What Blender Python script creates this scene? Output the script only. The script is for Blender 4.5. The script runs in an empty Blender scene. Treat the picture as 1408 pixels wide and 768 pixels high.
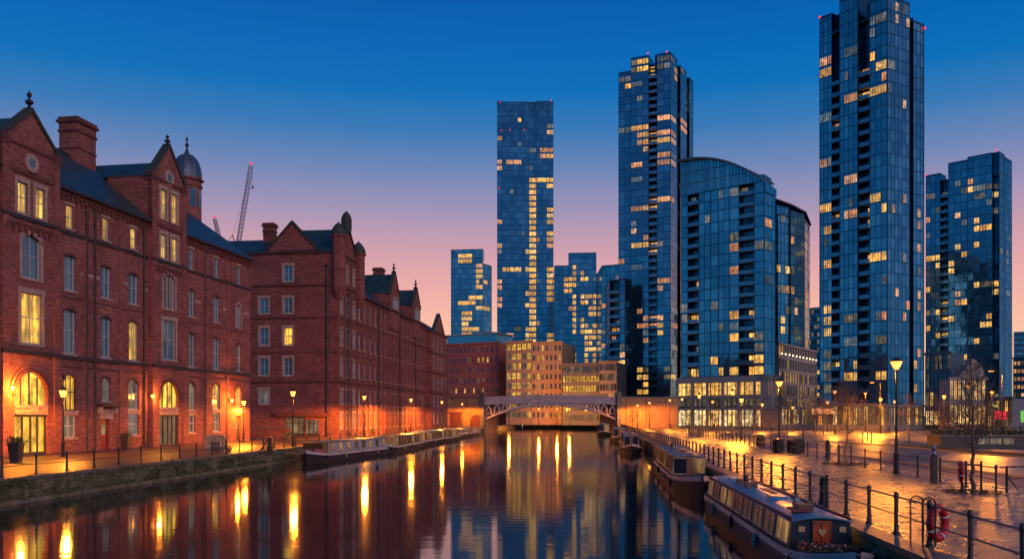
import bpy, math, random
from math import sin, cos, pi, atan2, hypot, radians as R
from mathutils import Vector, Matrix
random.seed(7)
sc = bpy.context.scene
C = sc.collection
# ---------------------------------------------------------------- camera, world, light, exposure
F = 1200.0; HY = 571.0; CH = 3.3          # focal length in photo pixels, horizon row, eye height
cd = bpy.data.cameras.new('camera'); cam = bpy.data.objects.new('camera', cd); C.objects.link(cam)
cam.location = (0, 0, CH); cam.rotation_euler = (pi/2, 0, 0)
cd.sensor_width = 36; cd.lens = 36*F/1408; cd.shift_y = (HY-384)/1408
cd.clip_start = 0.1; cd.clip_end = 20000
sc.camera = cam
world = bpy.data.worlds.new('World'); sc.world = world; world.use_nodes = True
nt = world.node_tree; N = nt.nodes; L = nt.links; N.clear()
def s2l(c):
    return tuple(((x/255)/12.92 if x/255 <= .04045 else ((x/255+.055)/1.055)**2.4) for x in c)
def ramp(nodes, stops, interp='LINEAR'):
    r = nodes.new('ShaderNodeValToRGB'); r.color_ramp.interpolation = interp
    e = r.color_ramp.elements
    while len(e) > 1: e.remove(e[0])
    e[0].position = stops[0][0]; e[0].color = (*stops[0][1], 1)
    for p, c in stops[1:]:
        k = e.new(p); k.color = (*c, 1)
    return r
out = N.new('ShaderNodeOutputWorld'); bg = N.new('ShaderNodeBackground'); bg.inputs[1].default_value = .93
tc = N.new('ShaderNodeTexCoord'); sp = N.new('ShaderNodeSeparateXYZ'); L.new(tc.outputs['Generated'], sp.inputs[0])
front = ramp(N, [(0.0, s2l((250,210,166))), (.06, s2l((249,200,164))), (.10, s2l((245,187,162))), (.141, s2l((232,170,166))), (.185, s2l((203,156,171))), (.226, s2l((158,146,180))),
                 (.268, s2l((108,132,180))), (.307, s2l((56,120,180))), (.345, s2l((6,110,182))), (.38, s2l((0,103,180))), (.43, s2l((0,90,170))), (.6, s2l((0,66,136))), (1, s2l((0,48,108)))])
back = ramp(N, [(0.0, s2l((70,130,172))), (.12, s2l((48,122,176))), (.3, s2l((20,106,168))), (.6, s2l((4,78,138))), (1, s2l((0,55,112)))])
L.new(sp.outputs['Z'], front.inputs[0]); L.new(sp.outputs['Z'], back.inputs[0])
mr = N.new('ShaderNodeMapRange'); mr.inputs[1].default_value = .42; mr.inputs[2].default_value = .84; mr.interpolation_type = 'SMOOTHSTEP'
L.new(sp.outputs['Y'], mr.inputs[0])
mx = N.new('ShaderNodeMix'); mx.data_type = 'RGBA'
L.new(mr.outputs[0], mx.inputs[0]); L.new(back.outputs[0], mx.inputs[6]); L.new(front.outputs[0], mx.inputs[7])
SUN_EL, SUN_ROT = R(12), R(200)
sky = N.new('ShaderNodeTexSky'); sky.sky_type = 'NISHITA'; sky.sun_disc = False
sky.sun_elevation = R(1.0); sky.sun_rotation = R(-15)
ad = N.new('ShaderNodeMix'); ad.data_type = 'RGBA'; ad.blend_type = 'ADD'; ad.inputs[0].default_value = .003
L.new(mx.outputs[2], ad.inputs[6]); L.new(sky.outputs[0], ad.inputs[7])
L.new(ad.outputs[2], bg.inputs[0]); L.new(bg.outputs[0], out.inputs[0])
sd = bpy.data.lights.new('dusk_fill', 'SUN'); sd.energy = 1.1; sd.angle = R(50); sd.color = (1.0, .64, .66)  # added soft pink fill from behind the camera; the real one has set
so = bpy.data.objects.new('dusk_fill', sd); C.objects.link(so)
so.rotation_euler = Vector((-.75, .85, -.42)).to_track_quat('-Z', 'Y').to_euler()
sc.view_settings.view_transform = 'Standard'; sc.view_settings.look = 'None'; sc.view_settings.exposure = 0.15; sc.view_settings.gamma = 1
sc.render.engine = 'CYCLES'
cy = sc.cycles
cy.use_denoising = True
try: cy.denoiser = 'OPENIMAGEDENOISE'
except Exception: pass
cy.max_bounces = 6; cy.diffuse_bounces = 2; cy.glossy_bounces = 4; cy.transmission_bounces = 3; cy.transparent_max_bounces = 6
cy.caustics_reflective = False; cy.caustics_refractive = False; cy.sample_clamp_indirect = 4; cy.use_light_tree = True
cy.use_adaptive_sampling = True; cy.adaptive_threshold = .02

# ---------------------------------------------------------------- helpers
def V2(x, y): return Vector((x, y))
def gp(px, py, z=0.0):
    Y = F*(CH-z)/(py-HY); return Vector(((px-704)/F*Y, Y, z))
def dp(px, Y, z=0.0): return Vector(((px-704)/F*Y, Y, z))
def zat(py, Y): return CH+(HY-py)/F*Y
class MB:
    def __init__(s): s.v = []; s.f = []; s.m = []
    def poly(s, pts, m=0):
        i = len(s.v); s.v += [tuple(p) for p in pts]; s.f.append(tuple(range(i, i+len(pts)))); s.m.append(m); return s
    def obox(s, c, u, v, w, m=0):   # centre, three half-axis vectors
        c = Vector(c); u = Vector(u); v = Vector(v); w = Vector(w); i = len(s.v)
        for a, b, d in ((-1,-1,-1),(1,-1,-1),(1,1,-1),(-1,1,-1),(-1,-1,1),(1,-1,1),(1,1,1),(-1,1,1)):
            s.v.append(tuple(c+u*a+v*b+w*d))
        for q in ((0,3,2,1),(4,5,6,7),(0,1,5,4),(1,2,6,5),(2,3,7,6),(3,0,4,7)):
            s.f.append(tuple(i+k for k in q)); s.m.append(m)
        return s
    def box(s, x0, x1, y0, y1, z0, z1, m=0):
        return s.obox(((x0+x1)/2,(y0+y1)/2,(z0+z1)/2), ((x1-x0)/2,0,0), (0,(y1-y0)/2,0), (0,0,(z1-z0)/2), m)
    def cyl(s, p0, p1, r0, r1=None, n=8, m=0, caps=True):
        if r1 is None: r1 = r0
        p0 = Vector(p0); p1 = Vector(p1); d = (p1-p0)
        if d.length < 1e-6: return s
        d.normalize(); a = Vector((0,0,1)) if abs(d.z) < .9 else Vector((1,0,0))
        u = d.cross(a).normalized(); w = u.cross(d); i = len(s.v)
        for p, r in ((p0, r0), (p1, r1)):
            for k in range(n):
                t = 2*pi*k/n; s.v.append(tuple(p+u*(cos(t)*r)-w*(sin(t)*r)))
        for k in range(n):
            k2 = (k+1) % n; s.f.append((i+k, i+k2, i+n+k2, i+n+k)); s.m.append(m)
        if caps:
            s.f.append(tuple(i+k for k in range(n-1, -1, -1))); s.m.append(m)
            s.f.append(tuple(i+n+k for k in range(n))); s.m.append(m)
        return s
    def lathe(s, c, prof, n=12, m=0):   # prof: [(r,z)...]
        c = Vector(c); i = len(s.v)
        for r, z in prof:
            for k in range(n):
                t = 2*pi*(k+.5)/n; s.v.append((c.x+cos(t)*r, c.y+sin(t)*r, c.z+z))
        for j in range(len(prof)-1):
            for k in range(n):
                k2 = (k+1) % n; a = i+j*n
                s.f.append((a+k, a+k2, a+n+k2, a+n+k)); s.m.append(m)
        s.f.append(tuple(i+k for k in range(n-1, -1, -1))); s.m.append(m)
        e = i+(len(prof)-1)*n; s.f.append(tuple(e+k for k in range(n))); s.m.append(m)
        return s
    def prism(s, pts, z0, z1, m=0):   # counter-clockwise plan
        n = len(pts); i = len(s.v)
        for z in (z0, z1):
            for p in pts: s.v.append((p[0], p[1], z))
        s.f.append(tuple(i+k for k in range(n-1, -1, -1))); s.m.append(m)
        s.f.append(tuple(i+n+k for k in range(n))); s.m.append(m)
        for k in range(n):
            k2 = (k+1) % n; s.f.append((i+k, i+k2, i+n+k2, i+n+k)); s.m.append(m)
        return s
    def extr(s, pts, d, m=0):        # any planar polygon pushed along d
        n = len(pts); i = len(s.v); d = Vector(d)
        for p in pts: s.v.append(tuple(p))
        for p in pts: s.v.append(tuple(Vector(p)+d))
        s.f.append(tuple(i+k for k in range(n))); s.m.append(m)
        s.f.append(tuple(i+n+k for k in range(n-1, -1, -1))); s.m.append(m)
        for k in range(n):
            k2 = (k+1) % n; s.f.append((i+k2, i+k, i+n+k, i+n+k2)); s.m.append(m)
        return s
    def mesh(s, name, mats, off=(0,0,0), smooth=False):
        me = bpy.data.meshes.new(name)
        o = Vector(off)
        me.from_pydata([(a-o.x, b-o.y, c-o.z) for a, b, c in s.v], [], s.f)
        for m in (mats if isinstance(mats, (list, tuple)) else [mats]): me.materials.append(m)
        me.polygons.foreach_set('material_index', s.m)
        if smooth: me.polygons.foreach_set('use_smooth', [True]*len(s.f))
        me.update(); return me
    def build(s, name, mats, parent=None, label=None, smooth=False):
        off = (0,0,0)
        if parent is not None:
            off = parent.matrix_world.translation if parent.parent is None else rootof(parent).location
        o = bpy.data.objects.new(name, s.mesh(name, mats, off, smooth)); C.objects.link(o)
        if parent is not None: o.parent = parent
        if label: o['label'] = label
        return o
def rootof(o):
    while o.parent is not None: o = o.parent
    return o
def tag(o, label=None, cat=None, group=None, kind=None):
    if label: o['label'] = label
    if cat: o['category'] = cat
    if group: o['group'] = group
    if kind: o['kind'] = kind
    return o
def thing(name, loc, label, cat, group=None):
    o = bpy.data.objects.new(name, None); C.objects.link(o); o.location = loc; o.matrix_world = Matrix.Translation(Vector(loc))
    o.empty_display_size = .2
    return tag(o, label, cat, group)
def inst(name, me, root, loc, rz=0.0, label=None):      # a part from a shared mesh, at a world point
    o = bpy.data.objects.new(name, me); C.objects.link(o)
    o.parent = root; o.location = Vector(loc)-root.location; o.rotation_euler = (0, 0, rz)
    if label: o['label'] = label
    return o
def sub(name, me, part):                                 # a sub-part in its part's own frame
    o = bpy.data.objects.new(name, me); C.objects.link(o); o.parent = part; return o
def structure(name, mb, mat):
    o = mb.build(name, mat); o['kind'] = 'structure'; return o
class Wall:     # a vertical plane; A on the left seen from outside
    def __init__(s, A, B):
        s.A = V2(A[0], A[1]); s.B = V2(B[0], B[1]); d = s.B-s.A; s.len = d.length; s.d = d/s.len
        s.n = V2(s.d.y, -s.d.x); s.rz = atan2(s.d.y, s.d.x)
    def s_at(s, px):
        k = (px-704)/F       # X = kY
        den = s.d.x-k*s.d.y
        return (k*s.A.y-s.A.x)/den
    def P(s, t, z, out=0.0):
        p = s.A+s.d*t+s.n*out; return Vector((p.x, p.y, z))
    def z_at(s, px, py):
        return zat(py, s.P(s.s_at(px), 0).y)
    def box(s, mb, s0, s1, z0, z1, o0, o1, m=0):
        c = s.P((s0+s1)/2, (z0+z1)/2, (o0+o1)/2)
        mb.obox(c, (s.d.x*(s1-s0)/2, s.d.y*(s1-s0)/2, 0), (-s.n.x*(o1-o0)/2, -s.n.y*(o1-o0)/2, 0), (0, 0, (z1-z0)/2), m)
    def shift(s, out): return Wall(s.A+s.n*out, s.B+s.n*out)

# ---------------------------------------------------------------- materials
def mat(name, col=(.5,.5,.5), rough=.6, metal=0.0, spec=.5, emit=None, es=0.0):
    m = bpy.data.materials.new(name); m.use_nodes = True
    b = m.node_tree.nodes['Principled BSDF']
    b.inputs['Base Color'].default_value = (*col, 1); b.inputs['Roughness'].default_value = rough; b.inputs['Metallic'].default_value = metal
    b.inputs['Specular IOR Level'].default_value = spec
    if emit: b.inputs['Emission Color'].default_value = (*emit, 1); b.inputs['Emission Strength'].default_value = es
    return m
def wallcoord(nt, sx=1.0, sz=1.0):     # (distance along a vertical wall, height) whatever the wall's direction
    N = nt.nodes; L = nt.links
    g = N.new('ShaderNodeNewGeometry')
    cr = N.new('ShaderNodeVectorMath'); cr.operation = 'CROSS_PRODUCT'; cr.inputs[0].default_value = (0,0,1); L.new(g.outputs['True Normal'], cr.inputs[1])
    nm = N.new('ShaderNodeVectorMath'); nm.operation = 'NORMALIZE'; L.new(cr.outputs[0], nm.inputs[0])
    dt = N.new('ShaderNodeVectorMath'); dt.operation = 'DOT_PRODUCT'; L.new(nm.outputs[0], dt.inputs[0]); L.new(g.outputs['Position'], dt.inputs[1])
    se = N.new('ShaderNodeSeparateXYZ'); L.new(g.outputs['Position'], se.inputs[0])
    cb = N.new('ShaderNodeCombineXYZ'); L.new(dt.outputs['Value'], cb.inputs[0]); L.new(se.outputs['Z'], cb.inputs[1])
    ml = N.new('ShaderNodeVectorMath'); ml.operation = 'MULTIPLY'; ml.inputs[1].default_value = (sx, sz, 1); L.new(cb.outputs[0], ml.inputs[0])
    return ml.outputs[0], g
def noise(nt, vec, scale, detail=3, rough=.6):
    n = nt.nodes.new('ShaderNodeTexNoise'); n.inputs['Scale'].default_value = scale; n.inputs['Detail'].default_value = detail; n.inputs['Roughness'].default_value = rough
    if vec is not None: nt.links.new(vec, n.inputs['Vector'])
    return n
def mixc(nt, fac, a, b, blend='MIX'):
    m = nt.nodes.new('ShaderNodeMix'); m.data_type = 'RGBA'; m.blend_type = blend
    for idx, x in ((0, fac), (6, a), (7, b)):
        if isinstance(x, (int, float)): m.inputs[idx].default_value = x
        elif isinstance(x, tuple): m.inputs[idx].default_value = (*x, 1)
        else: nt.links.new(x, m.inputs[idx])
    return m.outputs[2]
def maprange(nt, x, a, b, c=0.0, d=1.0):
    m = nt.nodes.new('ShaderNodeMapRange')
    for i, v in enumerate((a, b, c, d)): m.inputs[i+1].default_value = v
    nt.links.new(x, m.inputs[0]); return m.outputs[0]
def bump(nt, h, strength, dist=.05):
    b = nt.nodes.new('ShaderNodeBump'); b.inputs['Strength'].default_value = strength; b.inputs['Distance'].default_value = dist
    nt.links.new(h, b.inputs['Height']); return b.outputs[0]
def brickmat(name, c1, c2, mortar, bw=.46, bh=.15, stain=.5):
    m = mat(name, c1, .85); t = m.node_tree; b = t.nodes['Principled BSDF']; t_l = t.links
    v, g = wallcoord(t)
    br = t.nodes.new('ShaderNodeTexBrick'); t_l.new(v, br.inputs['Vector'])
    br.inputs['Scale'].default_value = 1; br.inputs['Brick Width'].default_value = bw; br.inputs['Row Height'].default_value = bh
    br.inputs['Mortar Size'].default_value = .012; br.inputs['Mortar Smooth'].default_value = .4
    br.inputs['Color1'].default_value = (*c1, 1); br.inputs['Color2'].default_value = (*c2, 1); br.inputs['Mortar'].default_value = (*mortar, 1)
    n1 = noise(t, v, .35, 6, .65); n2 = noise(t, v, 2.6, 4, .7)
    c = mixc(t, maprange(t, n1.outputs[0], .42, .72, 0, stain), br.outputs[0], tuple(x*.35 for x in c1))
    c = mixc(t, maprange(t, n2.outputs[0], .5, .8, 0, .55), c, tuple(min(1, x*1.7) for x in c2))
    t_l.new(c, b.inputs['Base Color'])
    t_l.new(bump(t, br.outputs['Fac'], -.5, .02), b.inputs['Normal'])
    return m
def noisemat(name, c1, c2, scale=2.0, rough=.7, detail=5, bumpd=0.0, lo=.35, hi=.65, metal=0.0, bscale=None, spec=.5, r2=None):
    m = mat(name, c1, rough, metal, spec); t = m.node_tree; b = t.nodes['Principled BSDF']
    g = t.nodes.new('ShaderNodeNewGeometry')
    n = noise(t, g.outputs['Position'], scale, detail)
    f = maprange(t, n.outputs[0], lo, hi)
    t.links.new(mixc(t, f, c1, c2), b.inputs['Base Color'])
    if r2 is not None: t.links.new(maprange(t, n.outputs[0], lo, hi, rough, r2), b.inputs['Roughness'])
    if bumpd:
        n2 = noise(t, g.outputs['Position'], bscale or scale*3, 3)
        t.links.new(bump(t, n2.outputs[0], .6, bumpd), b.inputs['Normal'])
    return m
M = {}
M['brick'] = brickmat('red_brick', (.45,.125,.085), (.17,.048,.04), (.32,.18,.14), stain=.8)
M['brick2'] = brickmat('dark_red_brick', (.38,.105,.075), (.15,.04,.034), (.22,.12,.1), stain=.75)
M['brick3'] = brickmat('far_brick', (.58,.16,.11), (.42,.12,.09), (.3,.13,.1), bw=1.2, bh=.5)
M['brickdk'] = noisemat('moulded_brick', (.20,.05,.035), (.10,.035,.03), 3, .85)
M['bridgebrick'] = brickmat('abutment_brick', (.52,.27,.11), (.36,.17,.07), (.25,.14,.08), bw=.9, bh=.3)
M['stone'] = noisemat('sandstone', (.56,.38,.27), (.36,.22,.16), 3, .8, bumpd=.02)
M['stonepale'] = noisemat('pale_stone', (.46,.38,.31), (.36,.3,.25), 1.2, .8)
M['lamplit'] = noisemat('lamplit_stone', (.66,.44,.24), (.5,.32,.18), 1.2, .8)  # warmer copy of the pale stone, window and street light mixed into its colour
M['quay'] = noisemat('mossy_quay_stone', (.22,.18,.12), (.06,.085,.03), 1.3, .75, bumpd=.12, bscale=4)
M['coping'] = noisemat('coping_stone', (.17,.15,.13), (.09,.08,.06), 1.6, .5, bumpd=.04)
def slatemat():
    m = mat('slate', (.05,.08,.09), .45); t = m.node_tree; b = t.nodes['Principled BSDF']
    v, g = wallcoord(t)
    br = t.nodes.new('ShaderNodeTexBrick'); t.links.new(v, br.inputs['Vector'])
    br.inputs['Scale'].default_value = 1; br.inputs['Brick Width'].default_value = .6; br.inputs['Row Height'].default_value = .3; br.inputs['Mortar Size'].default_value = .02
    br.inputs['Color1'].default_value = (.025,.06,.06,1); br.inputs['Color2'].default_value = (.015,.035,.038,1); br.inputs['Mortar'].default_value = (.015,.02,.025,1)
    n = noise(t, g.outputs['Position'], .5, 5)
    t.links.new(mixc(t, maprange(t, n.outputs[0], .4, .7, 0, .7), br.outputs[0], (.04,.09,.075)), b.inputs['Base Color'])
    t.links.new(bump(t, br.outputs['Fac'], -.5, .03), b.inputs['Normal']); return m
M['slate'] = slatemat()
M['lead'] = noisemat('lead_dome', (.09,.14,.17), (.06,.09,.12), 1.5, .4, metal=.3)
M['moss'] = noisemat('mossy_coping', (.03,.06,.04), (.06,.05,.035), 2, .8)
M['black'] = noisemat('black_painted_iron', (.012,.012,.014), (.03,.024,.02), 6, .35)
M['iron'] = noisemat('dark_iron', (.03,.028,.03), (.06,.045,.035), 4, .5, metal=.4)
M['pipe'] = noisemat('drainpipe_paint', (.03,.022,.022), (.05,.03,.025), 4, .5)
M['frame'] = mat('window_frame_paint', (.50,.50,.48), .5)
M['framedk'] = mat('dark_window_frame', (.05,.04,.035), .4)
M['doorred'] = mat('red_door_paint', (.25,.01,.02), .3)
M['steel'] = noisemat('galvanised_steel', (.3,.3,.31), (.2,.2,.21), 5, .35, metal=.8)
M['greysteel'] = mat('grey_mullion', (.09,.12,.15), .4, .4)
M['darkgrid'] = mat('dark_mullion', (.05,.17,.25), .3, .7)
M['slab'] = mat('balcony_slab', (.16,.17,.19), .6)
M['mastpaint'] = mat('crane_paint', (.42,.38,.42), .5)
M['terra'] = mat('planter_dark', (.04,.035,.03), .5)
def glassmat(name, c1, c2, rough=.08, metal=.75, var=.5):
    m = mat(name, c1, rough, metal); t = m.node_tree; b = t.nodes['Principled BSDF']
    g = t.nodes.new('ShaderNodeNewGeometry')
    c = mixc(t, maprange(t, g.outputs['Random Per Island'], 1-var-.1, 1, 0, 1), c1, c2)
    nl = noise(t, g.outputs['Position'], .07, 3)
    t.links.new(mixc(t, maprange(t, nl.outputs[0], .4, .65, 0, .55), c, tuple(x*.6 for x in c1)), b.inputs['Base Color'])
    n = noise(t, g.outputs['Position'], .35, 2)
    t.links.new(bump(t, n.outputs[0], .35, .12), b.inputs['Normal'])
    return m
M['glass'] = glassmat('blue_curtain_glass', (.17,.37,.45), (.42,.60,.64))
M['glass2'] = glassmat('deep_blue_glass', (.12,.29,.39), (.27,.45,.53))
M['glass3'] = glassmat('teal_glass', (.14,.38,.45), (.33,.58,.61))
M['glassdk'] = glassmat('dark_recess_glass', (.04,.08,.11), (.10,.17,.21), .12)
M['spandrel'] = mat('spandrel_panel', (.04,.17,.24), .22, .7)
M['balglass'] = mat('balustrade_glass', (.16,.30,.38), .08, .6)
M['pane'] = glassmat('sash_pane_glass', (.05,.15,.20), (.22,.40,.44), .1, .3, .7)
def litmat(name, cols, strength, sx=1.6, dark=.6):
    m = bpy.data.materials.new(name); m.use_nodes = True; t = m.node_tree; b = t.nodes['Principled BSDF']
    b.inputs['Base Color'].default_value = (.08,.08,.08,1); b.inputs['Roughness'].default_value = .12
    tcn = t.nodes.new('ShaderNodeTexCoord'); oi = t.nodes.new('ShaderNodeObjectInfo')
    ofs = t.nodes.new('ShaderNodeVectorMath'); ofs.operation = 'ADD'
    k = t.nodes.new('ShaderNodeVectorMath'); k.operation = 'SCALE'; k.inputs[0].default_value = (37, 11, 53); t.links.new(oi.outputs['Random'], k.inputs[3])
    t.links.new(tcn.outputs['Object'], ofs.inputs[0]); t.links.new(k.outputs[0], ofs.inputs[1])
    sq = t.nodes.new('ShaderNodeVectorMath'); sq.operation = 'MULTIPLY'; sq.inputs[1].default_value = (sx, sx, .35); t.links.new(ofs.outputs[0], sq.inputs[0])
    n = noise(t, sq.outputs[0], 1.0, 3, .6)
    n2 = noise(t, ofs.outputs[0], .9, 2, .5)
    cr = ramp(t.nodes, [(i/(max(1, len(cols)-1)), c) for i, c in enumerate(cols)]); t.links.new(oi.outputs['Random'], cr.inputs[0])
    f = maprange(t, n.outputs[0], .40, .62, dark, 1.0); f2 = maprange(t, n2.outputs[0], .35, .65, .45, 1.25)
    mu = t.nodes.new('ShaderNodeMath'); mu.operation = 'MULTIPLY'; t.links.new(f, mu.inputs[0]); t.links.new(f2, mu.inputs[1])
    mu2 = t.nodes.new('ShaderNodeMath'); mu2.operation = 'MULTIPLY'; t.links.new(mu.outputs[0], mu2.inputs[0])
    hs = t.nodes.new('ShaderNodeMath'); hs.operation = 'MULTIPLY'; hs.inputs[1].default_value = 17.37; t.links.new(oi.outputs['Random'], hs.inputs[0])
    fr = t.nodes.new('ShaderNodeMath'); fr.operation = 'FRACT'; t.links.new(hs.outputs[0], fr.inputs[0])
    t.links.new(maprange(t, fr.outputs[0], 0, 1, strength*.5, strength*1.12), mu2.inputs[1])
    t.links.new(cr.outputs[0], b.inputs['Emission Color']); t.links.new(mu2.outputs[0], b.inputs['Emission Strength'])
    return m
M['lit'] = litmat('lit_room_window', [(1,.46,.07), (1,.56,.13), (1,.42,.06), (1,.62,.2)], 1.4)
M['litp'] = litmat('lit_peach_window', [(1,.36,.12), (1,.44,.18), (1,.52,.26)], 1.0)
M['litc'] = litmat('dim_curtained_window', [(.42,.46,.45), (.55,.46,.36), (.3,.42,.5)], .42)
M['lity'] = litmat('lit_sash_window', [(1,.56,.05), (1,.48,.04), (1,.6,.09)], 1.45, 2.6, .35)
M['litarch'] = litmat('lit_hall_window', [(1,.54,.04), (1,.58,.06)], 2.0, 1.3, .35)
M['litdim'] = litmat('dim_lit_window', [(.75,.55,.25), (.5,.42,.22), (.35,.33,.26)], .42, 1.5, .3)
M['shop'] = litmat('lit_shop_window', [(1,.62,.20), (1,.52,.14), (1,.72,.36)], 2.0, .9, .25)
SOD = (1.0, .29, .02)
M['lampglow'] = mat('sodium_lamp_glass', (.9,.8,.5), .3, emit=(1,.34,.045), es=2.4)
M['lampwhite'] = mat('white_lamp_glass', (.9,.8,.5), .3, emit=(1,.75,.4), es=3)
M['redlight'] = mat('red_beacon_glass', (.8,.02,.05), .3, emit=(1,.015,.03), es=1.6)
# ---------------------------------------------------------------- ground, water, roads
LQ = [(-36.5,-70), (-26.4,45), (-22.6,92), (-19.2,108), (-17.6,138), (-12.0,195), (-8.2,222), (-7.6,250), (-2,300), (4,345)]
def RQ(Y): return 7.86+.0867*Y
RQp = [(RQ(-70),-70), (RQ(20),20), (RQ(120),120), (RQ(230),230), (RQ(260),260), (40,345)]
def pavemat(name, c1, c2, sx, sy, rough, wet, bumpd=.03, offs=0.0):
    m = mat(name, c1, rough); t = m.node_tree; b = t.nodes['Principled BSDF']
    g = t.nodes.new('ShaderNodeNewGeometry')
    mp = t.nodes.new('ShaderNodeMapping'); mp.inputs['Rotation'].default_value = (0,0,R(5+offs)); t.links.new(g.outputs['Position'], mp.inputs[0])
    br = t.nodes.new('ShaderNodeTexBrick'); t.links.new(mp.outputs[0], br.inputs['Vector']); br.inputs['Scale'].default_value = 1
    br.inputs['Brick Width'].default_value = sx; br.inputs['Row Height'].default_value = sy; br.inputs['Mortar Size'].default_value = .028; br.inputs['Mortar Smooth'].default_value = .5
    br.inputs['Color1'].default_value = (*c1,1); br.inputs['Color2'].default_value = (*c2,1); br.inputs['Mortar'].default_value = (.03,.028,.028,1)
    n = noise(t, g.outputs['Position'], 1.1, 5); n2 = noise(t, g.outputs['Position'], 7, 3, .7)
    c = mixc(t, maprange(t, n.outputs[0], .4, .65, 0, .5), br.outputs[0], tuple(x*.45 for x in c1))
    t.links.new(c, b.inputs['Base Color'])
    t.links.new(maprange(t, n.outputs[0], .38, .62, rough, wet), b.inputs['Roughness'])
    ad = t.nodes.new('ShaderNodeMath'); ad.operation = 'MULTIPLY_ADD'; t.links.new(n2.outputs[0], ad.inputs[0]); ad.inputs[1].default_value = 1.7
    iv = t.nodes.new('ShaderNodeMath'); iv.operation = 'SUBTRACT'; iv.inputs[0].default_value = 1.0; t.links.new(br.outputs['Fac'], iv.inputs[1]); t.links.new(iv.outputs[0], ad.inputs[2])
    t.links.new(bump(t, ad.outputs[0], .75, bumpd), b.inputs['Normal'])
    return m
M['cobble'] = pavemat('wet_cobbles', (.085,.09,.115), (.035,.038,.05), .42, .25, .34, .25, .034)
M['flags'] = pavemat('wet_brick_paving', (.17,.09,.06), (.08,.045,.035), .7, .35, .42, .28, .03)
M['plain'] = noisemat('town_ground', (.09,.08,.08), (.06,.055,.055), .4, .55)
M['asphalt'] = noisemat('wet_asphalt', (.055,.06,.07), (.035,.04,.05), .5, .28, r2=.45, bumpd=.01, bscale=30)
M['kerb'] = noisemat('kerb_stone', (.3,.26,.22), (.2,.17,.15), 2, .45)
M['paint'] = noisemat('road_paint', (.7,.66,.6), (.5,.47,.42), 3, .5)
M['verge'] = noisemat('leafy_soil', (.05,.06,.02), (.11,.06,.025), 3, .8, bumpd=.04)
big = 9000
def ringpoly(mb, pts, z): mb.poly([(x, y, z) for x, y in pts])
mb = MB()
for a, b in zip(LQ, LQ[1:]): mb.poly([(-big,a[1],0), (a[0],a[1],0), (b[0],b[1],0), (-big,b[1],0)])
for a, b in zip(RQp, RQp[1:]): mb.poly([(a[0],a[1],0), (big,a[1],0), (big,b[1],0), (b[0],b[1],0)])
mb.poly([(-big,345,0), (big,345,0), (big,big,0), (-big,big,0)])
mb.poly([(-big,-big,0), (big,-big,0), (big,-70,0), (-big,-70,0)])
structure('ground', mb, M['plain'])
mb = MB()   # paving strips lie 4 mm above the ground
for a, b in zip(LQ[:-3], LQ[1:-2]):
    mb.poly([(a[0]-34,a[1],.004), (a[0],a[1],.004), (b[0],b[1],.004), (b[0]-34,b[1],.004)])
structure('quayside_pavement', mb, M['flags'])
mb = MB()
def RR(Y): return 21.1+.099*(Y-41.5)       # second railing line
ys = [-40, 10, 40, 80, 120, 160, 200, 225]
for a, b in zip(ys, ys[1:]): mb.poly([(RQ(a),a,.004), (RR(a)+2.2+max(0,a-120)*.05,a,.004), (RR(b)+2.2+max(0,b-120)*.05,b,.004), (RQ(b),b,.004)])
structure('promenade', mb, M['cobble'])
# road: comes from the right foreground, swings left in front of the towers
roadL = [(27.5,10),(27.2,40),(27.5,70),(30,95),(30,118),(22.5+12,140),(32,158),(30,172)]
roadR = [(44,10),(41,45),(40,75),(41,95),(46,112),(60,128),(85,138),(140,142)]
mb = MB()
for i in range(4): mb.poly([(*roadL[i],.004+.004), (*roadR[i],.008), (*roadR[i+1],.008), (*roadL[i+1],.008)])
mb.poly([(30,118,.008),(46,112,.008),(60,128,.008),(52,168,.008),(34,164,.008)])
mb.poly([(60,128,.008),(85,138,.008),(240,146,.008),(240,178,.008),(52,168,.008)])
structure('road', mb, M['asphalt'])
def kerb(pts, name, w=.16, h=.12, m='kerb'):
    mb = MB()
    for a, b in zip(pts, pts[1:]):
        d = (Vector(b)-Vector(a)); n = Vector((-d.y, d.x)).normalized()*w
        q = [a, b, (b[0]+n.x, b[1]+n.y), (a[0]+n.x, a[1]+n.y)]
        mb.prism([tuple(p) for p in q], 0, h)
    structure(name, mb, M[m])
kerb(roadR[:6], 'kerb'); kerb([(27.5,10),(27.2,40),(27.5,70),(30,95),(30,118)], 'kerb')
mb = MB()  # traffic island and its pale kerb line
isl = [(40+9*cos(t)*.75+2, 108+19*sin(t)) for t in [i*2*pi/28 for i in range(28)]]
isl = [(44.5+5.0*cos(t), 108+17*sin(t)) for t in [i*2*pi/28 for i in range(28)]]
mb.prism(isl, 0, .13); structure('traffic_island', mb, M['cobble'])
mb = MB()
for off, wd in ((-.9,.14),):
    P = [(x, y) for x, y in roadL[:5]]
    for a, b in zip(P, P[1:]):
        mb.poly([(a[0]+.7,a[1],.012),(a[0]+.84,a[1],.012),(b[0]+.84,b[1],.012),(b[0]+.7,b[1],.012)])
for k in range(14):
    y0 = 14+k*7; f = lambda y: 34.6+ (y-60)*.012
    mb.poly([(f(y0),y0,.012),(f(y0)+.13,y0,.012),(f(y0+3)+.13,y0+3,.012),(f(y0+3),y0+3,.012)])
structure('road_markings', mb, M['paint'])
mb = MB(); mb.prism([(41.4,44),(43.2,44),(43.4,95),(41.6,95)], 0, .16); tag(mb.build('verge', M['verge']), kind='stuff', label='narrow strip of leafy soil along the far kerb')
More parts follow.
